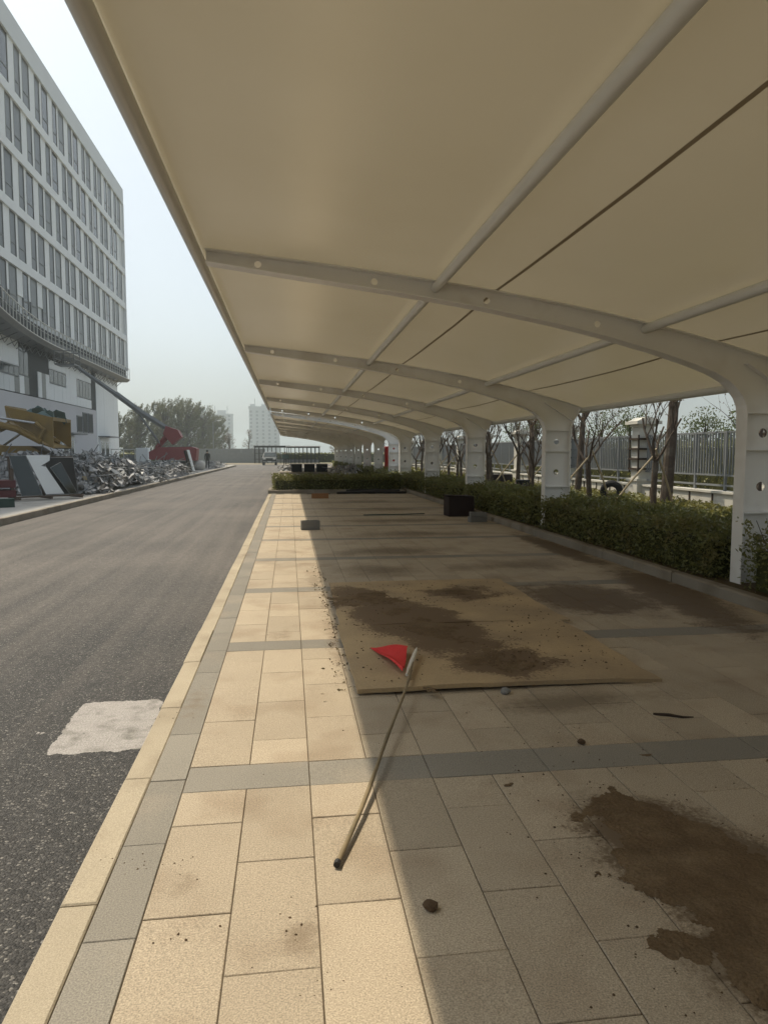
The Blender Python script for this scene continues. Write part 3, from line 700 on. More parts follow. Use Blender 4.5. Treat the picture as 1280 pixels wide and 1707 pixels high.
for i, (x, y) in enumerate(tree_spots):
    v = variants[(i * 3 + 1) % 4] if i != 1 else variants[0]
    if i == 2: v = variants[2]
    t = empty('garden_tree', (x, y, 0.1), random.uniform(0, 6.28)); t.scale = [random.uniform(0.95, 1.12)] * 3 if i < 14 else (0.8, 0.8, 0.95)
    link('trunk', v[0], t); link('crown', v[1], t)
    tag(t, f'bare budding tree in the bed, {ORD[i]} of the row counted from the near column' if i < 14 else f'slim bare tree standing clear of the main row, {ORD[i - 14]} counted from the near column', 'tree', 'bare trees in the planting bed'); TREES.append(t)
# three older, thicker trunks behind them
def big_tree(x, y, h, r, label, seed):
    random.seed(seed); mb = MB(); tips = []
    lean = Vector((random.gauss(0.1, .1), random.gauss(0, .1), h))
    mb.tube([(0, 0, -.1), (0, 0, .1), lean * .5, lean], [r * 1.4, r * 1.1, r, r * .85], 10)
    for i in range(5):
        a = 2 * math.pi * i / 5 + random.uniform(-.4, .4)
        branch(mb, lean, (math.cos(a) * .8, math.sin(a) * .8, 1), r * .5, random.uniform(1.2, 1.7), 3, tips, .55, .2)
    t = empty('old_tree', (x, y, 0.1)); link('trunk', mb.mesh('trunk', M['bark'], True), t)
    tp = np.array([tuple(q) for q in tips]); tp = np.repeat(tp, 3, 0) + rng.normal(0, .12, (len(tp) * 3, 3))
    leaves('crown', tp, 0.04, 'leaf', t); tag(t, label, 'tree'); return t
big_tree(10.25, 18.3, 2.9, 0.15, 'thick dark tree trunk standing near the fence behind the propped tree', 31)
big_tree(10.1, 24.0, 2.6, 0.11, 'dark tree trunk beside the second fence pillar', 32)
big_tree(10.0, 28.6, 2.6, 0.12, 'stout dark trunk between the two fence pillars seen left of the column', 33)

# timber props leaning against the trees
def prop(i, dx, dy, topz, which, lean_x=0.0, r=0.028):
    x, y = tree_spots[i]
    mb = MB().tube([(dx, dy, -0.12), (lean_x * .5 + dx * .5, dy * .5, topz * .5), (lean_x, 0.0, topz)], [r, r * .95, r * .9], 7)
    o = mb.build('timber_prop', 'prop', None, True, (x, y, 0.12))
    return tag(o, f'pale timber prop leaning on the {ORD[i]} bare tree from its {which} side', 'tree prop', 'timber props in the planting bed')
for i in range(1, 10):
    prop(i, -1.05, 0.5, 1.45, 'road')
    prop(i, 0.95, 0.55, 1.6, 'fence', 0.03)
prop(0, -0.5, -1.0, 1.5, 'near')

# ------------------------------------------------------------------ boundary fence
def fence():
    root = empty('boundary_fence', (11.35, 22, 0.1)); tag(root, 'grey bar fence with pale stone pillars on a low wall behind the bed', 'fence')
    YP = [9.5 + 6.15 * k for k in range(12)]; oy = 22.0
    base = MB().slab(-0.32, 0.32, -0.32, 0.32, -0.1, 0.62); base.slab(-0.36, 0.36, -0.36, 0.36, 0.62, 0.70)
    shaft = MB().bev(-0.25, 0.25, -0.25, 0.25, 0.70, 2.36, 0.02)
    cap = MB().slab(-0.30, 0.30, -0.30, 0.30, 2.36, 2.44).slab(-0.42, 0.42, -0.42, 0.42, 2.44, 2.54)
    cap.prism([(-0.36, 2.54), (0.36, 2.54), (0.12, 2.66), (-0.12, 2.66)], 'y', -0.34, 0.34)
    bm1, sm, cm = base.mesh('plinth', M['stone']), shaft.mesh('pillar', M['stone']), cap.mesh('cap', M['stone'])
    wal = MB().slab(-0.15, 0.15, -2.75, 2.75, -0.1, 0.46).mesh('low_wall', M['stone'])
    cop = MB().slab(-0.2, 0.2, -2.75, 2.75, 0.46, 0.52).mesh('coping', M['stone'])
    post = MB().slab(-0.03, 0.03, -0.03, 0.03, 0.52, 2.10).mesh('post', M['fence_metal'])
    rail = MB().slab(-0.02, 0.02, -2.82, 2.82, -0.025, 0.025).mesh('rail', M['fence_metal'])
    bar = MB().slab(-0.018, 0.018, -0.018, 0.018, 0.93, 2.05).mesh('bar', M['fence_metal'])
    jt = MB().slab(-0.17, -0.15, -0.03, 0.03, -0.05, 0.44).mesh('wall_joint', M['brownwood'])
    nb = 0; rest = MB()
    for k, y in enumerate(YP):
        p = link('pillar', sm, root, (0, y - oy, 0)); link('plinth', bm1, p); link('cap', cm, p)
        if k in (1, 2, 3):                                      # timber packing strapped round the pillar
            for z in (0.98, 1.30, 1.62, 1.94):
                q = MB()
                q.slab(-0.33, 0.33, -0.33, -0.27, z, z + .06).slab(-0.33, 0.33, 0.27, 0.33, z, z + .06).slab(-0.33, -0.27, -0.27, 0.27, z, z + .06).slab(0.27, 0.33, -0.27, 0.27, z, z + .06)
                q.build('timber_strap', 'brownwood', p)
            for a in (-0.29, 0.29):
                for b in (-0.29, 0.29): MB().slab(a - .02, a + .02, b - .02, b + .02, 0.9, 2.1).build('timber_lath', 'brownwood', p)
        if k == len(YP) - 1: break
        ym = y + 3.075 - oy
        link('low_wall', wal, root, (0, ym, 0)); link('coping', cop, root, (0, ym, 0))
        for z in (0.66, 0.93, 2.07): link('rail', rail, root, (0, ym, z))
        for a in (-1.4, 0, 1.4): link('post', post, root, (0, ym + a, 0))
        for a in (-2.2, -1.1, 0, 1.1, 2.2): link('wall_joint', jt, root, (0, ym + a, 0))
        for q in range(43):
            yy = ym - 2.73 + 0.13 * q
            if 0 < k and nb < 300: link('bar', bar, root, (0, yy, 0)); nb += 1
            else: rest.slab(-0.018, 0.018, yy - .018, yy + .018, 0.93, 2.05)
    tag(rest.build('bar_row', 'fence_metal', root), kind='stuff')
fence()
# clipped shrubbery and street trees beyond the fence
def box_points(n, x0, x1, y0, y1, z0, z1, wob=0.11, shell=0.75):
    p = rng.random((n, 3)); s = rng.random(n) < shell
    f = rng.choice(5, n, p=[.17, .17, .05, .05, .56])
    p[s & (f == 0), 0] = rng.random((s & (f == 0)).sum()) * .08; p[s & (f == 1), 0] = 1 - rng.random((s & (f == 1)).sum()) * .08
    p[s & (f == 2), 1] *= .02; p[s & (f == 3), 1] = 1 - p[s & (f == 3), 1] * .02
    p[s & (f == 4), 2] = 1 - rng.random((s & (f == 4)).sum()) ** 2 * .25
    q = p * np.array([x1 - x0, y1 - y0, z1 - z0]) + np.array([x0, y0, z0])
    w = np.sin(q[:, 1] * 3.1) * .5 + np.sin(q[:, 1] * 7.7 + q[:, 0] * 5) * .3 + np.sin(q[:, 0] * 9.0 + q[:, 1] * 1.3) * .3
    q[:, 2] += wob * w * p[:, 2]; q += rng.normal(0, 0.025, q.shape) * (1 + 2.2 * (rng.random(len(q)) < .18))[:, None]
    return q
def hedge(name, x0, x1, y0, y1, z0, z1, n, label, size=0.030, m='hedge', group=None):
    root = empty(name, ((x0 + x1) / 2, (y0 + y1) / 2, z0)); o = Vector(root.location)
    i = 0.13
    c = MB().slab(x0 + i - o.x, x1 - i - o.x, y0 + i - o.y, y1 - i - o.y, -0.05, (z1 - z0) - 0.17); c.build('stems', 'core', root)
    P = box_points(n, x0, x1, y0, y1, z0, z1) - np.array(o)
    leaves('foliage', P, size, m, root)
    return tag(root, label, 'hedge', group)
cols = [Y1 + BAY * k for k in range(-1, 5)]
hn = ['dark clipped hedge with a ragged shoot, in front of the near column', 'dark clipped hedge between the near column and the next one', 'clipped hedge between the second and third columns', 'clipped hedge between the third and fourth columns', 'clipped hedge from the fourth column to the fifth']
edges = [(1.5, 7.30), (7.85, 13.85), (14.35, 20.2), (20.75, 26.6), (27.2, 31.5)]
for (a, b), lb, n in zip(edges, hn, (9000, 26000, 18000, 12000, 7000)):
    hedge('hedge', 4.98, 6.25, a, b, 0.10, 0.70 + random.uniform(-.02, .03), n, lb, 0.030 if a < 12 else 0.036, group='hedges along the bay')
hedge('hedge', 4.98, 6.4, 31.9, 84, 0.10, 0.66, 16000, 'long low hedge running beside the second carport', 0.05, group='hedges along the bay')
# a loose shrub beside the near column
sp = []
random.seed(5)
for s in range(26):
    a = random.uniform(0, 6.28); q = Vector((random.gauss(0, .12), random.gauss(0, .12), 0.1)); d = Vector((math.cos(a) * .45, math.sin(a) * .45, 1))
    for t in range(14): sp.append(tuple(q + d * (0.045 * t) + Vector((random.gauss(0, .03), random.gauss(0, .03), 0))))
sh = empty('shrub', (5.35, 7.1, 0.2)); 
stm = MB(); random.seed(5)
for s in range(14):
    a = random.uniform(0, 6.28); stm.tube([(0, 0, -.1), (math.cos(a) * .14, math.sin(a) * .14, .35), (math.cos(a) * .28, math.sin(a) * .28, .68)], [.008, .006, .003], 4)
stm.build('stems', 'bark', sh); leaves('foliage', np.repeat(np.array(sp), 3, 0) + rng.normal(0, .025, (len(sp) * 3, 3)), 0.026, 'hedge', sh)
tag(sh, 'small leafy shrub poking up at the foot of the near column', 'shrub')
# ground cover between hedge and fence
N = 60000
gx = rng.uniform(6.2, 11.1, N); gy = 5 + 62 * rng.random(N) ** 1.6
gz = 0.16 + 0.16 * np.abs(np.sin(gx * 2.3 + np.sin(gy * 1.7)) * np.sin(gy * 2.9)) * rng.random(N) + 0.12 * rng.random(N)
tag(leaves('ground_cover', np.stack([gx, gy, gz], 1), 0.045 + 0.0009 * gy, 'cover', None, flat=0.3), 'yellow green ground cover filling the bed up to the fence', 'ground cover', kind='stuff')
# hedge island that closes the bay
isl = tag(empty('island_kerb', (0, 28.8, 0)), kind='structure')
def kpiece(x0, x1, y0, y1): 
    c = ((x0 + x1) / 2, (y0 + y1) / 2); o = MB().bev(x0 - c[0], x1 - c[0], y0 - c[1], y1 - c[1], -0.05, 0.14, 0.015).build('kerb_stone', 'gkerb', isl, loc=(c[0], c[1] - 28.8, random.gauss(0, .003)))
x = -0.86
for q in range(6): kpiece(x + 0.003, x + 0.93, 28.76, 28.90); kpiece(x + 0.003, x + 0.93, 30.86, 31.0); x += 0.933
for q in range(2): kpiece(-0.86, -0.72, 28.905 + q * 0.975, 28.905 + (q + 1) * 0.975 - 0.004)
tag(MB().slab(-0.715, 4.74, 28.905, 30.855, -0.04, 0.09).build('island_bed', 'bed'), kind='structure')
hedge('hedge', -0.68, 4.7, 29.0, 30.8, 0.09, 0.66, 16000, 'low broad hedge filling the island that ends the tiled bay', 0.042)

# greenery outside the fence
def broad_tree(name, x, y, h, rx, n, leaf, size, label, trunk_h=0.35, m='bark', group=None, sweep=0.0, ry=None, lobes=9, cat='tree', cs=(.34, .42), blunt=0.0):
    random.seed(int(abs(x * 13 + y * 7))); root = empty(name, (x, y, -0.05)); mb = MB(); tips = []
    r = h * 0.016 + 0.05
    mb.tube([(0, 0, -.1), (random.gauss(0, .01) * h, random.gauss(0, .01) * h, h * .35), (random.gauss(0, .02) * h, 0, h * .7), (sweep * h * .2, 0, h * .93)], [r * 1.3, r, r * .6, r * .15], 7)
    cl = []
    for i in range(lobes * 3):
        t = random.uniform(trunk_h, 1.0); a = random.uniform(0, 6.28); prof = math.sin(math.pi * min(1, (t - trunk_h * .6) / (1.05 - trunk_h * .6)) ** 0.8)
        rr = rx * (blunt + (1 - blunt) * prof) * random.uniform(.35, 1.0); e = Vector((math.cos(a) * rr + sweep * t * h * .12, math.sin(a) * rr, t * h))
        mb.tube([(0, 0, t * h * .72), (e.x * .6, e.y * .6, t * h * .9), tuple(e)], [r * .32, r * .2, r * .06], 4)
        cl.append((e, random.uniform(.5, 1.0)))
    link('trunk', mb.mesh('trunk', M[m], True), root)
    P = []
    per = n // len(cl)
    for e, s in cl:
        g = rng.normal(0, 1, (per, 3)); g /= np.linalg.norm(g, axis=1)[:, None]; g *= rng.random(per)[:, None] ** .5
        g *= np.array([rx * cs[0], rx * cs[0], rx * cs[1]]) * s; g[:, 0] += sweep * (g[:, 2] + rx * .2) * .9
        P.append(g + np.array(e))
    leaves('crown', np.concatenate(P), size, leaf, root)
    return tag(root, label, cat, group)
gt = [(14.6, 20.5, 3.3), (15.5, 25.0, 3.0), (14.8, 29.5, 3.4), (16.0, 35, 3.6), (15.0, 42, 3.8), (16.5, 50, 4.2), (15.5, 60, 4.5)]
for i, (x, y, h) in enumerate(gt):
    broad_tree('roadside_tree', x, y, h, 1.7, 2600, 'leaf', 0.055, f'small leafy tree outside the fence, {ORD[i]} one counted from the near column', 0.25, group='leafy trees outside the fence')
hedge('hedge', 12.6, 14.0, 8, 75, -0.05, 1.95, 34000, 'dark hedge just outside the bar fence', 0.06)

# poplars beyond the site, swaying to the right
pop = [(-36, 150, 9.5), (-33.2, 156, 10.2), (-30.3, 150, 11.0), (-27.6, 157, 12.0), (-25.2, 150, 12.4), (-22.9, 155, 12.9), (-20.6, 150, 12.2), (-18.6, 158, 11.4), (-17.2, 168, 9.8), (-40, 160, 10), (-44, 154, 11), (-49, 160, 11)]
order = sorted(range(len(pop)), key=lambda i: pop[i][0])
for rk, i in enumerate(order):
    x, y, h = pop[i]
    broad_tree('poplar_tree', x, y, h, 2.9, 11000, 'poplar', 0.14, f'hazy wind-swept poplar beyond the building, {ORD[rk]} from the left of its row', 0.10, group='poplars beyond the site', sweep=0.42, lobes=46, cs=(.17, .40), blunt=0.55)
for i, (x, y, h) in enumerate([(-12.3, 150, 6.0), (-9.5, 175, 7), (12, 190, 8), (24, 180, 9)]):
    broad_tree('bare_tree', x, y, h, 2.0, 500, 'bud', 0.12, ['thin bare tree in front of the gap between the towers', 'slender bare tree at the far end of the road', 'bare tree behind the white-roofed shelter', 'bare tree far behind the second carport'][i], 0.2, lobes=8)
# rough scrub along the far side of the cross road
tag(hedge('scrub_belt', -60, 40, 128, 134, -0.06, 1.6, 9000, 'grey-green scrub across the far end of the road', 0.22), cat='scrub')

# ------------------------------------------------------------------ boards, flag and small things on the bay floor
def board(x0, x1, y0, y1, z, th, label, curl=0.0, notch=0.0, rz=0.0):
    nx, ny = 36, 18; cx, cy = (x0 + x1) / 2, (y0 + y1) / 2; mb = MB(); top = []; bot = []
    for j in range(ny + 1):
        for i in range(nx + 1):
            u, v = i / nx, j / ny; x = x0 + (x1 - x0) * u - cx; y = y0 + (y1 - y0) * v - cy
            if j == 0: y += 0.010 * fbm(u * 9, 0.3) - 0.012 * u
            if i == nx: x += 0.035 * fbm(v * 6, 1.7) + (0.05 * max(0, 0.35 - v))
            if i == 0: x += 0.012 * fbm(v * 6, 4.1)
            zz = z + 0.012 * fbm(u * 1.6, v * 1.3, z * 40) * min(1, 4 * u * (1 - u) + 0.2) + 0.012 * (1 - v) * math.sin(math.pi * min(u * 1.1, 1)) - curl * max(0, u - 0.86) / 0.14 * max(0, 1 - 3 * v)
            top.append((x, y, zz + th)); bot.append((x, y, zz))
    k = nx + 1; n = len(top)
    fs = []
    for j in range(ny):
        for i in range(nx):
            a = j * k + i; fs.append((a, a + 1, a + k + 1, a + k)); fs.append((n + a, n + a + k, n + a + k + 1, n + a + 1))
    rim = [i for i in range(k)] + [j * k + nx for j in range(1, ny + 1)] + [ny * k + i for i in range(nx - 1, -1, -1)] + [j * k for j in range(ny - 1, 0, -1)]
    for a, b in zip(rim, rim[1:] + rim[:1]): fs.append((a, b, b + n, a + n))
    mb.add(top + bot, fs)
    o = mb.build('plywood_board', 'ply', None, True, (cx, cy, 0)); o.rotation_euler.z = rz
    return tag(o, label, 'board', 'plywood boards on the tiles')
board(0.43, 2.56, 4.62, 6.42, 0.014, 0.030, 'worn plywood board with a curled front corner, under the red flag', 0.02, rz=R(0.6))
board(0.455, 2.60, 6.36, 8.55, 0.024, 0.022, 'second plywood board lying behind the one with the flag', 0.0, rz=R(-0.4))
soil_patch('soil', [(1.25, 6.3, 0.36, 1.3, 0.30, 1.0), (1.55, 5.1, 0.35, 0.42, 0.2, 0.9), (0.62, 7.6, 0.32, 0.5, 0.1, 0.75), (1.9, 7.6, 0.35, 0.4, 0, 0.5), (0.9, 7.6, 0.5, 0.5, 0, .8)], 0.012, 0.047, 0.012, 0.50, 'crumbly brown soil heaped across the plywood boards', seed=22.0, rough=0.6, nz=3.0)
# red pennant on a pole
fl = empty('flag_pole', (0.17, 2.66, 0.0)); tag(fl, 'bamboo pole with a red triangular flag lying across tiles and board', 'flag')
P0 = Vector((0.17, 2.66, 0.016)); P1 = Vector((0.945, 5.27, 0.098)); O = Vector(fl.location)
pts = []; rs = []
for q in range(15):
    t = q / 14; p = P0.lerp(P1, t) + Vector((0.030 * math.sin(t * 3.1) + 0.006 * math.sin(t * 11), 0, 0.014 * math.sin(math.pi * t))); pts.append(p - O); rs.append((0.0108 - 0.0026 * t) * (1.12 if q in (3, 6, 9, 12) else 1))
MB().tube(pts, rs, 10).build('pole', 'pole', fl, True)
MB().tube([pts[0] + Vector((-0.004, -0.012, 0)), pts[0] + Vector((0.002, 0.012, 0.001))], [0.0135, 0.0135], 9).build('pole_tip', 'blackplastic', fl, True)
wr = [P0.lerp(P1, t) - O + Vector((0, 0, 0.004)) for t in (0.80, 0.86, 0.93, 1.0, 1.035)]
MB().tube(wr, [0.011, 0.016, 0.017, 0.013, 0.002], 6).build('hem', 'wrap', fl, True)
A, B_, C_ = Vector((0.90, 5.26, 0.11)), Vector((0.76, 4.74, 0.085)), Vector((0.63, 5.60, 0.062)); nn = 16; fv = []; ff = []
D_ = Vector((0.905, 5.42, 0.085))
for i in range(nn + 1):
    t = i / nn
    for j in range(nn + 1):
        u = j / nn; e = B_.lerp(A.lerp(D_, 0.75), u); q = e.lerp(C_, t)
        fold = 0.040 * math.sin(u * 8.5 + 0.8) * (1 - t) + 0.010 * math.sin(u * 15 + t * 4) * (1 - t) + 0.012 * math.sin(t * 5)
        fv.append(tuple(q - O + Vector((0, 0, max(fold, -0.016)))))
for i in range(nn):
    for j in range(nn): a = i * (nn + 1) + j; ff.append((a, a + 1, a + nn + 2, a + nn + 1))
fm = MB(); fm.v = fv; fm.f = ff; fm.build('flag_cloth', 'flag', fl, True)

def bbox(name, c, d, m, label, cat, rz=0, b=0.008, group=None):
    o = MB().bev(-d[0] / 2, d[0] / 2, -d[1] / 2, d[1] / 2, 0, d[2], b).build(name, m, None, False, c); o.rotation_euler.z = R(rz); return tag(o, label, cat, group)
def hollow_block(c, d, m, label, rz):
    root = empty('building_block', c, R(rz)); tag(root, label, 'block')
    w, l, h = d
    f = MB().slab(-w / 2, w / 2, -l / 2, -l / 2 + .03, 0, h).slab(-w / 2, w / 2, l / 2 - .03, l / 2, 0, h)
    for x in (-w / 2 + .015, 0, w / 2 - .015): f.slab(x - .0149, x + .0149, -l / 2 + .03, l / 2 - .03, 0, h - 0.002)
    f.slab(-w / 2 + .03, w / 2 - .03, -l / 2 + .03, l / 2 - .03, 0, 0.04); f.build('shell', m, root)
    MB().slab(-w / 2 + .04, w / 2 - .04, -l / 2 - 0.004, -l / 2, 0.03, h - 0.03).build('recess', m, root)
    return root
hollow_block((0.425, 15.05, 0.003), (0.39, 0.2, 0.19), 'block', 'grey concrete block on the edge of the sunlit tiles', 4)
hollow_block((1.08, 25.5, 0.003), (0.60, 0.22, 0.17), 'brick', 'tan clay block near the hedge island', -2)
# open dark box against the bed kerb
bx_ = empty('crate', (4.33, 17.9, 0.004), R(2)); tag(bx_, 'large dark brown box against the bed kerb', 'crate')
w_, l_, h_ = 0.66, 0.55, 0.50
for n_, a in (('side_panel', (-w_ / 2, w_ / 2, -l_ / 2, -l_ / 2 + .02, 0, h_)), ('side_panel', (-w_ / 2, w_ / 2, l_ / 2 - .02, l_ / 2, 0, h_)), ('side_panel', (-w_ / 2, -w_ / 2 + .02, -l_ / 2 + .02, l_ / 2 - .02, 0, h_ - .003)), ('side_panel', (w_ / 2 - .02, w_ / 2, -l_ / 2 + .02, l_ / 2 - .02, 0, h_ - .003)), ('base', (-w_ / 2 + .02, w_ / 2 - .02, -l_ / 2 + .02, l_ / 2 - .02, 0.0, .02))):
    MB().slab(*a).build(n_, 'brownbox', bx_)
ld = MB().box((0.0, 0.06, h_ + 0.012), (w_ + .03, l_ - .1, .018), Matrix.Rotation(R(2), 3, 'Y')); ld.build('lid', 'brownbox', bx_)
hollow_block((4.37, 16.2, 0.003), (0.40, 0.24, 0.13), 'block', 'pale grey block beside the dark brown box, lower of a pair', 3)
hollow_block((4.39, 16.22, 0.134), (0.38, 0.22, 0.10), 'block', 'pale grey block resting on top of another by the dark box', -5)
# green strip lying across the bay
tag(MB().tube([(1.9, 18.32, .012), (2.4, 18.36, .015), (3.0, 18.4, .012), (3.55, 18.52, .012)], .014, 6).build('plastic_strip', 'green_strip'), 'thin dark green strip lying across the shaded tiles', 'strip')
# rolled black cable / mat at the island
cb = MB(); random.seed(9)
for q in range(5):
    yy = 28.05 + 0.09 * q; zz = .045 if q < 4 else .11
    cb.tube([(1.85 + .1 * q, yy, zz), (2.7, yy + random.gauss(0, .03), zz + .03), (3.5, yy + random.gauss(0, .03), zz + (.06 if q % 2 else .02)), (4.62 - .05 * q, yy, zz)], .045, 7)
tag(cb.build('hose_bundle', 'blackplastic', None, True), 'bundle of black hoses lying along the hedge island kerb', 'hose')
# dead twig on the tiles
tag(MB().tube([(2.22, 4.03, .006), (2.30, 3.99, .012), (2.37, 3.95, .008), (2.44, 3.95, .005)], [.008, .010, .007, .003], 5).build('twig', 'brownwood', None, True), 'curved dark twig on the shaded tiles right of the board', 'twig')
# stones that lie by themselves
def stone(x, y, r, m, label, z=0.0):
    bm = bmesh.new(); bmesh.ops.create_icosphere(bm, subdivisions=2, radius=r)
    for v in bm.verts: v.co *= 1 + 0.28 * fbm(v.co.x / r * 1.1 + x * 5, v.co.y / r * 1.1, v.co.z / r + y); v.co.z *= .7
    me = bpy.data.meshes.new('clod'); bm.to_mesh(me); bm.free(); me.materials.append(M[m])
    return tag(link('clod', me, None, (x, y, z + r * .5)), label, 'clod')
stone(0.48, 2.36, 0.026, 'clod', 'lone dark clod of earth at the shadow edge in front')
stone(1.43, 4.53, 0.034, 'block', 'small pale stone against the front edge of the board')
stone(1.60, 3.67, 0.022, 'clod', 'small clod of earth on the grey tile band')
# crumbs of earth strewn over the bay (too many to count)
def crumbs(name, pts, rr, m, label):
    mb = MB()
    for (x, y, z) in pts:
        r = random.uniform(*rr) * (0.6 + 0.4 * random.random()); a = random.uniform(0, 6.28)
        vs = [(x + r * math.cos(a + t) * random.uniform(.7, 1.2), y + r * math.sin(a + t) * random.uniform(.7, 1.2), z) for t in (0, 1.57, 3.14, 4.71)] + [(x + random.gauss(0, r * .2), y + random.gauss(0, r * .2), z + r * random.uniform(.5, 1.0))]
        mb.add(vs, [(0, 1, 4), (1, 2, 4), (2, 3, 4), (3, 0, 4)])
    return tag(mb.build(name, m), label, 'debris', kind='stuff')
random.seed(17); pts = []
for q in range(90): pts.append((random.gauss(0.37, .05), random.uniform(4.7, 10.2), 0))
for cx, cy in ((0.36, 5.3), (0.34, 5.9), (0.40, 6.5), (0.36, 7.4), (0.30, 8.6), (0.36, 8.0), (0.40, 9.4)):
    for q in range(45): pts.append((random.gauss(cx, .022), random.gauss(cy, .05), random.uniform(0, .014)))
for q in range(420): pts.append((random.uniform(-0.7, 4.7), random.uniform(1.8, 26), 0))
for cx, cy, s in ((-0.62, 2.75, .05), (-0.38, 2.72, .06), (0.02, 2.32, .06), (-0.45, 2.35, .04), (0.05, 2.05, .04), (-0.75, 2.85, .05), (-0.70, 4.4, .06), (-0.72, 11.5, .12), (1.05, 14.4, .2), (0.2, 13.0, .3), (0.3, 17, .3), (-0.1, 6.4, .12)):
    for q in range(random.choice((4, 7, 11))): pts.append((random.gauss(cx, s), random.gauss(cy, s), 0))
for q in range(450): pts.append((random.gauss(1.6, .35), random.gauss(2.45, .7), 0.001))
crumbs('earth_crumbs', pts, (0.002, 0.008), 'clod', 'fine crumbs of earth strewn over the tiles')
pts = [(random.uniform(0.5, 2.5), random.uniform(4.7, 8.4), 0.049) for q in range(700)]
crumbs('board_crumbs', pts, (0.004, 0.013), 'clod', 'crumbs of soil scattered on the plywood boards')
pts = [(random.uniform(-3.6, -0.9), 1.6 + 5 * random.random() ** 1.5, -0.012) for q in range(1500)]
crumbs('loose_grit', pts, (0.003, 0.008), 'block', 'loose pale grit on the asphalt')
lp = np.stack([rng.normal(0.37, .05, 160), rng.uniform(4.7, 10, 160), rng.uniform(.004, .03, 160)], 1)
tag(leaves('dry_leaves', lp, 0.016, 'twig', None, flat=.5), 'dry leaf bits along the left edge of the boards', 'leaf litter', kind='stuff')
# tyre standing in the bed, litter bin
ty = empty('tyre', (9.9, 20.9, 0.44)); ty.rotation_euler = (R(0), R(-8), R(62)); tag(ty, 'worn tyre propped upright against the low wall', 'tyre')
ring = [(0, .25 * math.cos(t), .25 * math.sin(t)) for t in np.linspace(0, 2 * math.pi, 28, endpoint=False)]
MB().tube(ring, .095, 10, closed=True).build('tread', 'rubber', ty, True)
for s in (-.06, .06): MB().tube([(s, .17 * math.cos(t), .17 * math.sin(t)) for t in np.linspace(0, 2 * math.pi, 24, endpoint=False)], .02, 6, closed=True).build('bead', 'rubber', ty, True)
bn = empty('litter_bin', (7.35, 21.8, 0.1)); tag(bn, 'small black slatted bin standing in the ground cover', 'litter bin')
MB().tube([(0, 0, 0), (0, 0, .62)], [.17, .21], 14).build('body', 'blackplastic', bn, True)
MB().tube([(0, 0, .62), (0, 0, .67)], [.235, .235], 14).build('rim', 'blackplastic', bn, True)
for q in range(10): a = q * .628; MB().box((.215 * math.cos(a), .215 * math.sin(a), .33), (.03, .05, .5), Matrix.Rotation(a, 3, 'Z')).build('slat', 'rust', bn)
bbox('planter_box', (9.4, 31.2, 0.1), (1.1, 0.5, 0.55), 'brownbox', 'dark box standing in the bed behind the third column', 'box', 5)
cb_ = empty('fire_cabinet', (6.6, 46.5, 0.1)); tag(cb_, 'tall red cabinet beside the second carport', 'cabinet')
MB().bev(-.36, .36, -.25, .25, 0.05, 1.95, .02).build('body', 'cabinet_red', cb_)
for x in (-.17, .17): 
    d = MB().slab(x - .155, x + .155, -.275, -.251, .15, 1.88).build('door', 'cabinet_red', cb_); MB().slab(x * .3 - .012, x * .3 + .012, -.30, -.276, .95, 1.15).build('handle', 'chrome', d)
MB().slab(-.34, .34, -.23, .23, 0, .05).build('plinth', 'steel', cb_)

# ------------------------------------------------------------------ building site on the left
Z = 0.13
# glass rack with panes leaning on it
RK = empty('glass_rack', (-7.75, 24.0, Z), R(38)); tag(RK, 'dark steel rack for glass sheets beside the kerb', 'rack')
for y in (-0.45, 0.45):
    pass
for x in (-0.95, 0.0, 0.95):
    MB().box((x, 0.0, 0.08), (0.07, 0.95, 0.08)).build('foot_bar', 'rust', RK)
    MB().box((x, 0.30, 0.72), (0.06, 0.06, 1.30), Matrix.Rotation(R(-9), 3, 'X')).build('upright', 'rust', RK)
MB().box((0, 0.40, 1.36), (2.05, 0.05, 0.05)).build('top_bar', 'rust', RK); MB().box((0, -0.42, 0.13), (2.05, 0.07, 0.05)).build('sill_bar', 'rust', RK); MB().box((0, 0.28, 0.16), (2.05, 0.06, 0.05)).build('back_bar', 'rust', RK)
def pane(x, off, w, h, m, label, cutp=None, tilt=-14, rock=0.0):
    o = empty('glass_sheet', RK.matrix_basis @ Vector((x, off, 0.16)), R(38)); 
    poly = cutp or [(-w / 2, 0), (w / 2, 0), (w / 2, h), (-w / 2, h)]
    s = MB().prism(poly, 'y', -0.006, 0.006).build('sheet', m, o); s.rotation_euler = (R(tilt), R(rock), 0)
    e = MB()
    for a, b in zip(poly, poly[1:] + poly[:1]): e.cyl((a[0], 0, a[1]), (b[0], 0, b[1]), 0.009, 4)
    eo = e.build('edge_trim', 'steel', o); eo.rotation_euler = (R(tilt), R(rock), 0)
    return tag(o, label, 'glass sheet', 'sheets leaning on the glass rack')
pane(-0.66, -0.26, 0.62, 1.28, 'dglass', 'dark teal glass sheet at the left end of the rack', [(-.38, 1.28), (-.16, 0), (.46, 0), (.10, 1.28)])
pane(-0.16, -0.30, 0.62, 1.30, 'white_board', 'white board with a slanted cut leaning on the rack', [(-.40, 1.30), (.05, 0.02), (.62, 0.02), (.16, .92), (.02, .95), (.30, 1.12), (.33, 1.30)])
pane(0.24, -0.34, 0.6, 1.0, 'dglass', 'green-black glass offcut in front of the white board', [(-.12, .88), (.22, 1.06), (.62, 0.02), (.38, 0.02)])
pane(0.52, -0.12, 0.9, 1.22, 'blackplastic', 'large black panel at the right end of the rack')
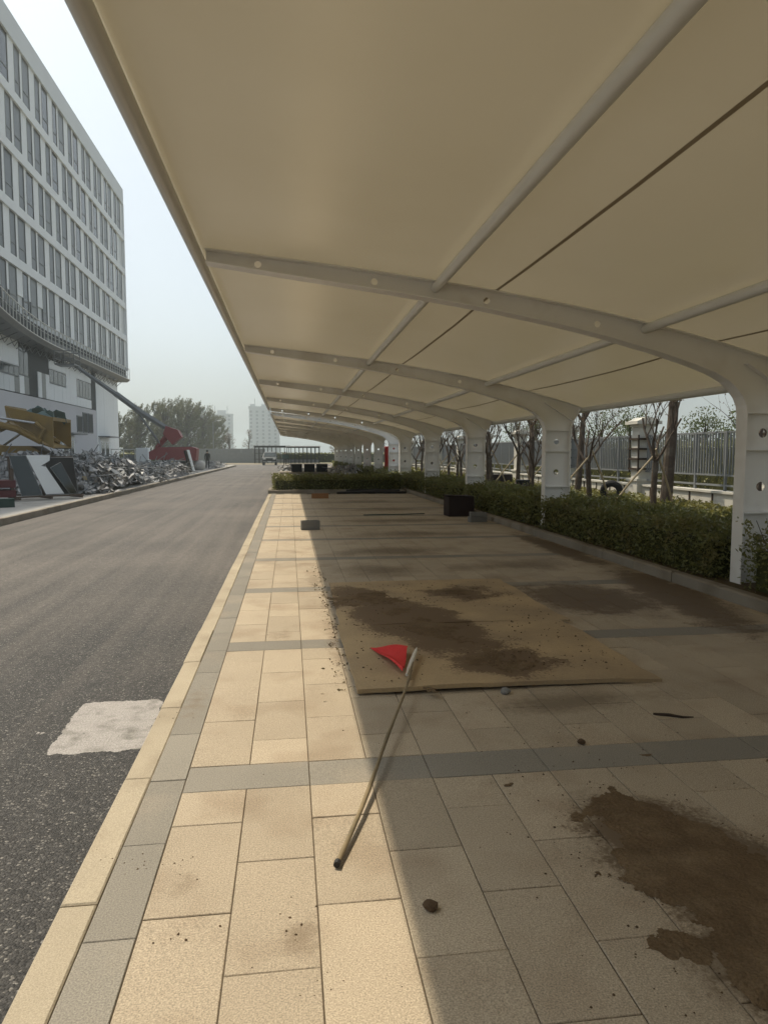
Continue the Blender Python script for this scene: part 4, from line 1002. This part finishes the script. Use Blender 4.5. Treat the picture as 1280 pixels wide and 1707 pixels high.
# low red skip and green crate left of the rack
sk = empty('steel_pallet', (-9.5, 23.4, Z), R(20)); tag(sk, 'low dark red steel frame stacked with scrap, left of the rack', 'pallet')
for z, m in ((0.12, 'maroon'), (0.42, 'maroon')): MB().slab(-1.0, 1.0, -0.5, 0.5, z, z + .22).build('tray', m, sk)
for x in (-.9, .9): 
    for y in (-.42, .42): MB().slab(x - .05, x + .05, y - .05, y + .05, 0, 1.0).build('post', 'rust', sk)
bbox('crate', (-7.75, 20.7, Z), (0.42, 0.34, 0.24), 'green_strip', 'dark green crate on the pavement at the picture edge', 'crate', 25)
# heaps of crumpled sheeting: bent strips over a mound
def heap(name, x0, x1, y0, y1, hmax, n, label, seed, m2='tarp2'):
    random.seed(seed); root = empty(name, ((x0 + x1) / 2, (y0 + y1) / 2, Z)); o = root.location; cx, cy = o.x, o.y
    res = 0.22; nx, ny = int((x1 - x0) / res), int((y1 - y0) / res); mb = MB(); vs = []
    def H(x, y):
        u, v = (x - cx) / ((x1 - x0) / 2), (y - cy) / ((y1 - y0) / 2); e = max(0, 1 - (abs(u) ** 2.4 + abs(v) ** 3))
        return hmax * min(1, e * 1.8) * max(0.1, 0.62 + 0.55 * fbm(x * .7, y * .5, seed)) 
    for j in range(ny + 1):
        for i in range(nx + 1):
            x, y = x0 + i * res, y0 + j * res; vs.append((x - cx, y - cy, H(x, y) - 0.04 + (0.16 * abs(fbm(x * 2.5, y * 2.5, seed + 2)) if H(x, y) > .05 else 0)))
    mb.add(vs, [(j * (nx + 1) + i, j * (nx + 1) + i + 1, (j + 1) * (nx + 1) + i + 1, (j + 1) * (nx + 1) + i) for j in range(ny) for i in range(nx)])
    mb.build('mound', 'tarp', root)
    A = {'tarp': MB(), m2: MB(), 'steel': MB()}
    for q in range(n):
        x, y = random.uniform(x0 + .2, x1 - .2), random.uniform(y0 + .3, y1 - .3); h = H(x, y)
        a = random.uniform(0, 6.28); ln, wd = random.uniform(.3, 1.0) + 1.1 * random.random() ** 4, random.uniform(.05, .24); k = 11; bend = random.uniform(.03, .26); tl = random.gauss(0, .14); tw = random.gauss(0, .6)
        v = []
        for s in range(k):
            t = s / (k - 1) - .5; px, py = x + math.cos(a) * ln * t, y + math.sin(a) * ln * t
            pz = max(0.03, h + .08 + bend * math.cos(t * 3.1) * .6 - bend * .3 + tl * t + .07 * math.sin(t * 17 + q) + .03 * math.sin(t * 31 + 2 * q))
            ww = wd * (0.8 + .3 * math.sin(t * 9 + q)); sx, sy = -math.sin(a) * ww / 2, math.cos(a) * ww / 2; r = tw * t + .28 * math.sin(q)
            v += [(px - sx - cx, py - sy - cy, max(0.01, pz - ww / 2 * math.sin(r) + .05 * math.sin(t * 23 + q * 3)))  , (px + sx - cx, py + sy - cy, max(0.01, pz + ww / 2 * math.sin(r)))]
        mm = random.choices(list(A), (7, 1.2, 2.0))[0]
        A[mm].add(v, [(2 * s, 2 * s + 1, 2 * s + 3, 2 * s + 2) for s in range(k - 1)])
    for q in range(n // 9):
        x, y = random.uniform(x0 + .2, x1 - .2), random.uniform(y0 + .3, y1 - .3); h = H(x, y) + .1; a = random.uniform(0, 6.28); l = random.uniform(.4, 1.3)
        A['steel'].cyl((x - cx, y - cy, h), (x - cx + l * math.cos(a), y - cy + l * math.sin(a), max(.05, h + random.gauss(.1, .3))), .022, 5)
    A['prop'] = MB()
    for q in range(n // 16):
        x, y = random.uniform(x0 + .3, x1 - .3), random.uniform(y0 + .4, y1 - .4); h = H(x, y) + .08
        ro = Matrix.Rotation(random.uniform(0, 6.28), 3, 'Z') @ Matrix.Rotation(random.gauss(0, .5), 3, 'X') @ Matrix.Rotation(random.gauss(0, .4), 3, 'Y')
        A[random.choice(('prop', m2, 'tarp'))].box((x - cx, y - cy, h), (random.uniform(.12, .7), random.uniform(.08, .3), random.uniform(.03, .16)), ro)
    for q in range(n // 30):
        x, y = random.uniform(x0 + .3, x1 - .3), random.uniform(y0 + .4, y1 - .4); a = random.uniform(0, 6.28); pp = []
        for t_ in range(8):
            xx, yy = x + math.cos(a + .25 * t_) * .16 * t_, y + math.sin(a + .25 * t_) * .16 * t_; pp.append((xx - cx, yy - cy, H(xx, yy) + .22 + .1 * math.sin(t_ * 1.3 + q)))
        A['steel'].tube(pp, .018, 5)
    for mm, b in A.items():
        if b.v: tag(b.build({'steel': 'scrap_rods', 'prop': 'timber_scrap'}.get(mm, 'sheet_strips'), mm, root, True), kind='stuff')
    return tag(root, label, 'rubble heap', kind='stuff')
heap('rubble_heap', -10.2, -6.75, 26.5, 37.5, 1.15, 1500, 'big heap of crumpled grey sheeting behind the glass rack', 4)
heap('rubble_heap', -9.9, -6.8, 37.0, 52.0, 0.85, 1400, 'lower heap of torn grey sheeting and offcuts along the kerb', 8)
heap('rubble_heap', -13.5, -9.6, 30.0, 46.0, 1.55, 1000, 'tall heap of grey scrap sheeting in front of the building', 12)
heap('rubble_heap', -8.6, -6.8, 69.0, 80.0, 0.5, 120, 'small low heap of offcuts near the end of the kerb', 15)
# wheel loader carrying broken glass in a raised bucket
LD = empty('wheel_loader', (-13.6, 36.0, Z)); tag(LD, 'dirty yellow wheel loader with raised bucket full of broken glass', 'loader')
def T(p): return (p[0] + 13.6, p[1] - 36.0, p[2] - Z)
def lb(name, m, mb, sm=False): return mb.build(name, m, LD, sm)
prof = [(-12.95, 3.72), (-12.75, 3.05), (-12.1, 2.55), (-11.35, 2.2), (-10.9, 1.85), (-10.85, 3.28), (-11.4, 3.42), (-12.2, 3.62)]
shell = MB(); th = 0.06
for y0, y1, nm in ((34.9, 34.96, 'bucket_side'), (37.6, 37.66, 'bucket_side')):
    MB().prism([(T((a, 0, b))[0], T((a, 0, b))[2]) for a, b in [(-12.95, 3.75), (-12.5, 2.95), (-11.9, 2.62), (-11.2, 2.1), (-10.86, 1.82), (-10.84, 3.26), (-12.0, 3.55)]], 'y', y0 - 36, y1 - 36).build(nm, 'yellow', LD)
bp = [(-12.95, 3.75), (-12.85, 3.0), (-12.3, 2.45), (-11.5, 2.05), (-10.86, 1.82)]
bk = MB()
for (a, b), (c, d) in zip(bp, bp[1:]):
    p, q = T((a, 0, b)), T((c, 0, d)); bk.add([(p[0], -1.04, p[2]), (q[0], -1.04, q[2]), (q[0], 1.6, q[2]), (p[0], 1.6, p[2]), (p[0] + .05, -1.04, p[2] + .05), (q[0] + .05, -1.04, q[2] + .05), (q[0] + .05, 1.6, q[2] + .05), (p[0] + .05, 1.6, p[2] + .05)], [(0, 1, 2, 3), (4, 7, 6, 5), (0, 4, 5, 1), (3, 2, 6, 7)])
lb('bucket_back', 'yellow', bk)
lp_ = MB().box(T((-10.87, 36.28, 3.2)), (0.08, 2.7, 0.16)); lb('bucket_lip', 'yellow', lp_)
for y in (34.75, 37.4):
    lb('lift_arm', 'yellow', MB().tube([T((-15.6, y, 2.1)), T((-13.6, y, 3.05)), T((-12.4, y, 2.72)), T((-11.35, y, 2.12))], [.20, .17, .15, .13], 8), True)
    lb('lift_cylinder', 'chrome', MB().tube([T((-15.0, y + .2, 1.3)), T((-13.2, y + .2, 2.6))], .06, 8), True)
lb('tilt_rod', 'chrome', MB().tube([T((-14.6, 34.72, 3.45)), T((-11.5, 34.72, 2.98))], .065, 8), True)
lb('tilt_link', 'yellow', MB().tube([T((-11.55, 34.72, 3.0)), T((-11.2, 34.72, 2.7)), T((-11.45, 34.72, 2.25))], .10, 8), True)
lb('front_frame', 'yellow', MB().prism([(T((x, 0, z))[0], T((x, 0, z))[2]) for x, z in ((-15.9, .9), (-12.2, 1.35), (-11.6, 1.7), (-12.0, 1.95), (-13.6, 1.95), (-15.0, 2.3), (-15.9, 2.2))], 'y', -0.75, 0.95))
lb('body', 'yellow', MB().bev(T((-19.4, 0, 0))[0], T((-15.8, 0, 0))[0], -0.9, 1.1, 0.9, 2.3, .08)); lb('cab', 'dglass', MB().bev(T((-17.2, 0, 0))[0], T((-15.8, 0, 0))[0], -0.8, 1.0, 2.31, 3.7, .12)); lb('cab_roof', 'yellow', MB().bev(T((-17.3, 0, 0))[0], T((-15.7, 0, 0))[0], -0.9, 1.1, 3.71, 3.85, .05))
for x in (-14.6, -18.0):
    for y in (34.9, 37.3):
        c = T((x, y, 0.85)); w = MB().tube([(c[0], c[1] - .28, c[2] + .02), (c[0], c[1] - .2, c[2] + .02), (c[0], c[1] + .2, c[2] + .02), (c[0], c[1] + .28, c[2] + .02)], [.66, .74, .74, .66], 20).build('wheel', 'rubber', LD, True)
        MB().tube([(c[0], c[1] - .3, c[2] + .02), (c[0], c[1] - .281, c[2] + .02)], .38, 16).build('rim', 'yellow', w, True)
random.seed(2)
for q in range(15):
    x = -12.75 + 1.8 * random.random(); z = 3.62 - (x + 12.75) * .20 + random.uniform(-.05, .22); y = random.uniform(35.0, 37.4); s = random.uniform(.2, .5)
    ro = Matrix.Rotation(random.uniform(-1, 1), 3, 'Y') @ Matrix.Rotation(random.uniform(-1, 1), 3, 'X')
    o = MB().prism([(-s, -s * .6), (s, -s * .4), (s * .5, s * .7), (-s * .4, s * .5)], 'y', -.012, .012).build('glass_shard', 'teal', None, False, (x, y, z)); o.rotation_euler = ro.to_euler()
    tag(o, 'broken teal glass heaped in the yellow loader bucket', 'glass shard', 'broken glass in the loader bucket')
# red crawler boom lift reaching to the balcony
BL = empty('boom_lift', (-10.0, 64.0, Z)); tag(BL, 'red boom lift with long grey boom raised to the balcony', 'boom lift')
def U(p): return (p[0] + 10.0, p[1] - 64.0, p[2] - Z)
def rl(name, m, mb, sm=False): return mb.build(name, m, BL, sm)
rl('body', 'red', MB().prism([(U((x, 0, z))[0], U((x, 0, z))[2]) for x, z in ((-11.9, 1.05), (-8.0, .95), (-7.9, 2.0), (-8.3, 2.15), (-11.2, 2.1), (-11.9, 1.7))], 'y', -0.9, 0.9))
rl('engine_cover', 'red', MB().bev(U((-9.6, 0, 0))[0], U((-8.1, 0, 0))[0], -0.95, 0.95, 1.0, 1.95, .06))
for y in (-1.0, 1.0):
    k = rl('track', 'rubber', MB().prism([(U((x, 0, z))[0], U((x, 0, z))[2]) for x, z in ((-11.5, .14), (-8.5, .14), (-8.1, .4), (-8.1, .65), (-8.5, .9), (-11.5, .9), (-11.9, .65), (-11.9, .4))], 'y', y - .22, y + .22))
    for x in (-11.3, -10.3, -9.3, -8.6): MB().tube([(U((x, 0, 0))[0], y - .24, .42), (U((x, 0, 0))[0], y + .24, .42)], .22, 12).build('track_roller', 'steel', k, True)
rl('counterweight', 'red', MB().prism([(U((x, 0, z))[0], U((x, 0, z))[2]) for x, z in ((-10.75, 3.25), (-10.0, 2.35), (-9.2, 3.0), (-9.5, 3.6), (-10.5, 3.95))], 'y', -0.6, 0.6))
rl('mast', 'red', MB().tube([U((-11.4, 64, 2.0)), U((-10.4, 64, 3.2))], [.22, .28], 6))
rl('boom', 'steel', MB().tube([U((-9.9, 63.9, 3.4)), U((-12.4, 63.3, 5.0)), U((-14.4, 62.6, 6.6))], [.22, .28, .26], 6))
rl('boom_extension', 'steel', MB().tube([U((-14.3, 62.6, 6.5)), U((-17.2, 61.6, 8.7))], [.20, .16], 6))
rl('lift_cylinder', 'steel', MB().tube([U((-11.0, 63.9, 2.3)), U((-12.6, 63.3, 4.8))], .09, 8)); rl('stay_rod', 'steel', MB().tube([U((-10.4, 63.9, 3.7)), U((-13.0, 63.2, 5.6))], .05, 6))
bsk = rl('basket', 'steel', MB().slab(*[v for v in (-8.4, -6.9, -3.9, -2.3, 8.5, 8.6)]))
for z in (9.0, 9.6):
    MB().tube([(-8.4, -3.9, z), (-6.9, -3.9, z), (-6.9, -2.3, z), (-8.4, -2.3, z)], .03, 6, closed=True).build('guard_rail', 'steel', bsk)
for x in (-8.4, -7.65, -6.9):
    for y in (-3.9, -2.3): MB().tube([(x, y, 8.6), (x, y, 9.6)], .03, 6).build('guard_post', 'steel', bsk)
# other site things by the kerb
sk2 = bmesh.new(); bmesh.ops.create_icosphere(sk2, subdivisions=3, radius=.6)
for v in sk2.verts:
    v.co.x = math.copysign(abs(v.co.x / .6) ** .6 * .55, v.co.x); v.co.y = math.copysign(abs(v.co.y / .6) ** .6 * .5, v.co.y); v.co.z = math.copysign(abs(v.co.z / .6) ** .7 * .42, v.co.z); v.co *= 1 + .12 * fbm(v.co.x * 3, v.co.y * 3, v.co.z * 3)
sm_ = bpy.data.meshes.new('bulk_sack'); sk2.to_mesh(sm_); sk2.free(); sm_.materials.append(M['sack']); sm_.polygons.foreach_set('use_smooth', [True] * len(sm_.polygons))
for i, (x, y, s, l) in enumerate(((-7.9, 64.5, 1.0, 'bulging white sack beside the leaning board'), (-8.6, 66.3, .85, 'white sack behind the first one near the kerb'), (-9.6, 60, .9, 'dusty white sack in front of the red boom lift'))):
    o = link('bulk_sack', sm_, None, (x, y, Z + .40 * s)); o.scale = (s, s, s); o.rotation_euler.z = i; tag(o, l, 'sack', 'white sacks by the kerb')
lbq = empty('leaning_panel', (-7.75, 58.0, Z)); tag(lbq, 'dark panel with a pale face leaning beside the red boom lift', 'panel')
for q, m in enumerate(('brownbox', 'rust', 'white_board')):
    o = MB().box((0.12 * q, 0, .85), (0.05, 1.2, 1.75)).build('sheet', m, lbq); o.rotation_euler = (0, R(-14), 0)
MB().cyl((-.7, 0, 0), (-.2, 0, 1.3), .03, 6).build('strut', 'rust', lbq)
for i, (x, y) in enumerate(((-9.1, 57.6), (-9.7, 58.2))):
    o = empty('steel_drum', (x, y, Z)); MB().tube([(0, 0, 0), (0, 0, .3), (0, 0, .32), (0, 0, .6), (0, 0, .62), (0, 0, .92)], [.29, .29, .305, .305, .29, .29], 16).build('body', 'blackplastic', o, True)
    MB().tube([(0, 0, .92), (0, 0, .94)], [.30, .30], 16).build('rim', 'rust', o); tag(o, ('black steel drum nearer the leaning panel', 'black steel drum nearer the rubble heap')[i], 'drum', 'black drums on the site')
gb = empty('generator_box', (-15.2, 75.0, Z)); tag(gb, 'white cabinet with a dark frame beside it, left of the boom lift', 'cabinet')
MB().bev(-.1, 1.1, -.6, .6, 0.1, 2.0, .04).build('body', 'panel', gb); MB().slab(-.2, 1.2, -.7, .7, 0, .1).build('skid', 'steel', gb)
for x in (-2.6, -1.4, -.3): MB().slab(x - .04, x + .04, -.04, .04, 0, 1.9).build('frame_post', 'tube', gb)
MB().slab(-2.6, -.3, -.04, .04, 1.82, 1.9).build('frame_rail', 'tube', gb); MB().slab(-1.3, -.4, .05, .5, .1, 1.3).build('tank', 'steel', gb)

# ------------------------------------------------------------------ far end: shelters, car, people, street lamp
def shelter(x, y, w, d, h, roofm, label):
    root = empty('shelter', (x, y, -0.02)); tag(root, label, 'shelter')
    n = int(w / 0.62)
    MB().slab(-w / 2 - .15, w / 2 + .15, -d / 2 - .15, d / 2 + .15, h - .12, h).build('roof', roofm, root); MB().slab(-w / 2, w / 2, -d / 2, d / 2, h - .3, h - .125).build('beam', 'blackplastic', root)
    pm = MB().slab(-.045, .045, -.045, .045, 0, h - .3).mesh('post', M['blackplastic'])
    for i in range(n + 1):
        for yy in (-d / 2 + .06, d / 2 - .06): link('post', pm, root, (-w / 2 + .06 + (w - .12) * i / n, yy, 0))
    for yy in (-d / 2 + .06, d / 2 - .06):
        for z in (0.62, 1.55): MB().slab(-w / 2, w / 2, yy - .025, yy + .025, z, z + .06).build('rail', 'blackplastic', root)
    MB().slab(-w / 2 + .05, w / 2 - .05, d / 2 - .10, d / 2 - .075, 0.05, .62).build('skirt', 'steel', root)
    return root
shelter(-2.75, 116, 5.5, 2.5, 2.8, 'blackplastic', 'black framed open shelter behind the parked car')
shelter(2.2, 114, 5.2, 3.0, 2.75, 'whiteroof', 'black framed shelter with a white roof beside the carport')
ho = empty('site_hoarding', (-12, 122, -.05)); tag(ho, 'dark grey hoarding across the road end', 'hoarding')
pmh = MB().slab(-.99, .99, -.03, .03, 0, 2.4).mesh('hoarding_panel', M['steel'])
for q in range(9): link('hoarding_panel', pmh, ho, (-9 + 2.0 * q, 0, 0))
def car(x, y, rz, label):
    root = empty('parked_car', (x, y, -0.012), R(rz)); tag(root, label, 'car'); w = .92
    side = [(-2.25, .42), (-2.28, .80), (-2.15, 1.02), (-1.25, 1.12), (-.62, 1.72), (.1, 1.80), (1.55, 1.76), (2.12, 1.15), (2.25, .95), (2.22, .42)]
    mb = MB(); k = len(side); vs = []
    for s in (-1, 1):
        for (a, z) in side: vs.append((s * w * (1 if z < 1.2 else .80), a, z))
    mb.add(vs, [tuple(range(k - 1, -1, -1)), tuple(range(k, 2 * k))] + [(i, (i + 1) % k, (i + 1) % k + k, i + k) for i in range(k)])
    b = mb.build('body', 'car_paint', root); md = b.modifiers.new('b', 'BEVEL'); md.width = .07; md.segments = 3; md.limit_method = 'ANGLE'; md.angle_limit = R(25)
    ws = MB().add([(-.80, -1.235, 1.16), (.80, -1.235, 1.16), (.70, -.70, 1.665), (-.70, -.70, 1.665)], [(0, 1, 2, 3)])
    for p in range(4): ws.v[p] = (ws.v[p][0], ws.v[p][1] - .02, ws.v[p][2] + .015)
    ws.build('windscreen', 'dglass', root)
    for s in (-1, 1):
        MB().add([(s * .83, -.95, 1.2), (s * .83, 1.6, 1.2), (s * .752, 1.35, 1.66), (s * .752, -.55, 1.66)], [(0, 1, 2, 3)]).build('side_window', 'dglass', root)
        MB().bev(s * .66 - .18, s * .66 + .18, -2.31, -2.26, .78, .94, .01).build('headlight', 'lamp', root)
        MB().bev(s * 1.02 - .09, s * 1.02 + .09, -1.0, -.82, 1.12, 1.27, .02).build('mirror', 'car_paint', root)
        for yy in (-1.4, 1.4):
            wh = MB().tube([(s * .68, yy, .36), (s * .72, yy, .36), (s * .90, yy, .36), (s * .93, yy, .36)], [.31, .36, .36, .32], 20).build('wheel', 'rubber', root, True)
            MB().tube([(s * .925, yy, .36), (s * .94, yy, .36)], .21, 14).build('rim', 'chrome', wh, True)
    MB().slab(-.45, .45, -2.315, -2.27, .62, .88).build('grille', 'blackplastic', root); MB().slab(-.85, .85, -2.36, -2.24, .40, .58).build('bumper', 'steel', root)
    MB().slab(-.24, .24, -2.375, -2.361, .46, .56).build('number_plate', 'white_board', root)
    return root
car(-2.6, 97.5, 0, 'dark green off-road car facing the camera at the road end')
def person(x, y, z, h, rz, label, arms):
    root = empty('person', (x, y, z), R(rz)); tag(root, label, 'person'); s = h / 1.75
    J = [((0, 0, .95), .15), ((0, 0, 1.15), .14), ((0, .0, 1.36), .17), ((0, 0, 1.47), .075), ((0, -.01, 1.55), .07), ((0, -.02, 1.63), .10), ((0, -.01, 1.71), .085),
         ((.10, 0, .88), .10), ((.12, -.02, .50), .075), ((.12, .02, .10), .055), ((.13, -.13, .04), .045),
         ((-.10, 0, .88), .10), ((-.12, .03, .50), .075), ((-.13, .06, .10), .055), ((-.14, -.09, .04), .045),
         ((.19, 0, 1.40), .065), ((.25, .02, 1.14), .05), (arms[0], .042), (arms[1], .035), ((-.19, 0, 1.40), .065), ((-.25, .02, 1.14), .05), (arms[2], .042), (arms[3], .035)]
    E_ = [(0, 1), (1, 2), (2, 3), (3, 4), (4, 5), (5, 6), (0, 7), (7, 8), (8, 9), (9, 10), (0, 11), (11, 12), (12, 13), (13, 14), (2, 15), (15, 16), (16, 17), (17, 18), (2, 19), (19, 20), (20, 21), (21, 22)]
    me = bpy.data.meshes.new('body'); me.from_pydata([tuple(c * s for c in j[0]) for j in J], E_, []); o = link('body', me, root)
    o.modifiers.new('s', 'SKIN'); sv = me.skin_vertices[0].data
    for i, j in enumerate(J): sv[i].radius = (j[1] * s, j[1] * s * .85)
    sv[0].use_root = True; ss = o.modifiers.new('u', 'SUBSURF'); ss.levels = ss.render_levels = 2
    dg = bpy.context.evaluated_depsgraph_get(); em = bpy.data.meshes.new_from_object(o.evaluated_get(dg)); o.modifiers.clear(); o.data = em
    em.materials.clear(); em.materials.append(M['cloth']); em.materials.append(M['skin'])
    hd = [J[18][0], J[22][0]]
    for p in em.polygons:
        c = p.center / s; p.use_smooth = True
        if c.z > 1.47 or any((c - Vector(q)).length < .07 for q in hd): p.material_index = 1
    bm = bmesh.new(); bmesh.ops.create_icosphere(bm, subdivisions=2, radius=.112 * s)
    for v in bm.verts:
        v.co.z = v.co.z * .85 + 1.69 * s; v.co.y = v.co.y + .02 * s
    hm = bpy.data.meshes.new('hair'); bm.to_mesh(hm); bm.free(); hm.materials.append(M['cloth']); link('hair', hm, root)
    return root
person(-7.62, 68.5, Z + .02, 1.72, 170, 'person in dark clothes standing by the left kerb with arms down', [(.27, -.03, .92), (.26, -.08, .82), (-.27, -.03, .92), (-.26, -.08, .82)])
person(-0.55, 93.0, 0.0, 1.75, 10, 'person in dark clothes holding a dark crate at the bay edge', [(.30, -.22, 1.08), (.28, -.36, 1.06), (-.30, -.22, 1.08), (-.28, -.36, 1.06)])
cr = empty('carried_crate', (-0.50, 92.62, 0.86), R(10)); tag(cr, 'dark crate held in front of the standing person', 'crate')
MB().slab(-.42, .42, -.2, .2, 0, .05).build('base', 'blackplastic', cr)
for a in ((-.42, .42, -.2, -.17), (-.42, .42, .17, .2), (-.42, -.39, -.169, .169), (.39, .42, -.169, .169)): MB().slab(*a, .05, .52).build('side_panel', 'green_strip', cr)
lm = empty('street_lamp', (-15.4, 150, 0)); tag(lm, 'slim street lamp with a white head in front of the towers', 'street lamp')
MB().tube([(0, 0, 0), (0, 0, 8.0)], [.12, .07], 8).build('pole', 'steel', lm); MB().tube([(0, 0, 7.9), (.5, 0, 8.2), (1.1, 0, 8.25)], .05, 6).build('arm', 'steel', lm); MB().bev(.8, 1.6, -.2, .2, 8.18, 8.32, .04).build('lamp_head', 'lamp', lm)
# planter at the rear bay with coils of black hose
tag(MB().slab(-0.72, 4.7, 54.5, 57.5, -.04, .16).build('rear_island', 'gkerb'), kind='structure')
for i, (x, y) in enumerate(((0.55, 55.3), (1.55, 55.35), (2.5, 55.25))):
    c = empty('plastic_crate', (x, y, .165), R((4, -3, 6)[i])); tag(c, ('black plastic crate at the road side of three, past the hedge island', 'middle black plastic crate of three, past the hedge island', 'black plastic crate farthest from the road of three, past the hedge island')[i], 'crate', 'black crates past the hedge island')
    for a in ((-.40, .40, -.28, -.25), (-.40, .40, .25, .28), (-.40, -.37, -.249, .249), (.37, .40, -.249, .249)): MB().bev(*a, .05, .58, .012).build('side_panel', 'blackplastic', c)
    MB().slab(-.40, .40, -.28, .28, 0, .05).build('base', 'blackplastic', c); MB().tube([(-.41, -.29, .59), (.41, -.29, .59), (.41, .29, .59), (-.41, .29, .59)], .022, 6, closed=True).build('rim', 'steel', c)
heap('scrap_heap', 2.9, 4.6, 44, 54, 0.55, 60, 'grey heap of scrap under the second carport', 19)
# pallet of light offcuts near the carrying person
heap('offcut_heap', -0.7, 0.6, 58, 64, 0.35, 50, 'small pale heap of offcuts at the edge of the rear bay', 23)

# ------------------------------------------------------------------ haze
hv = bpy.data.materials.new('haze'); hv.use_nodes = True; hn_ = hv.node_tree.nodes; hn_.remove(hn_['Principled BSDF'])
pvn = hn_.new('ShaderNodeVolumePrincipled'); pvn.inputs['Color'].default_value = (0.86, 0.96, 0.975, 1); pvn.inputs['Density'].default_value = 0.00105; pvn.inputs['Anisotropy'].default_value = 0.35
hv.node_tree.links.new(pvn.outputs[0], hn_['Material Output'].inputs['Volume'])
hz = MB().slab(-1250, 1250, -250, 2350, -1.1, 52).build('haze', hv); tag(hz, kind='stuff')
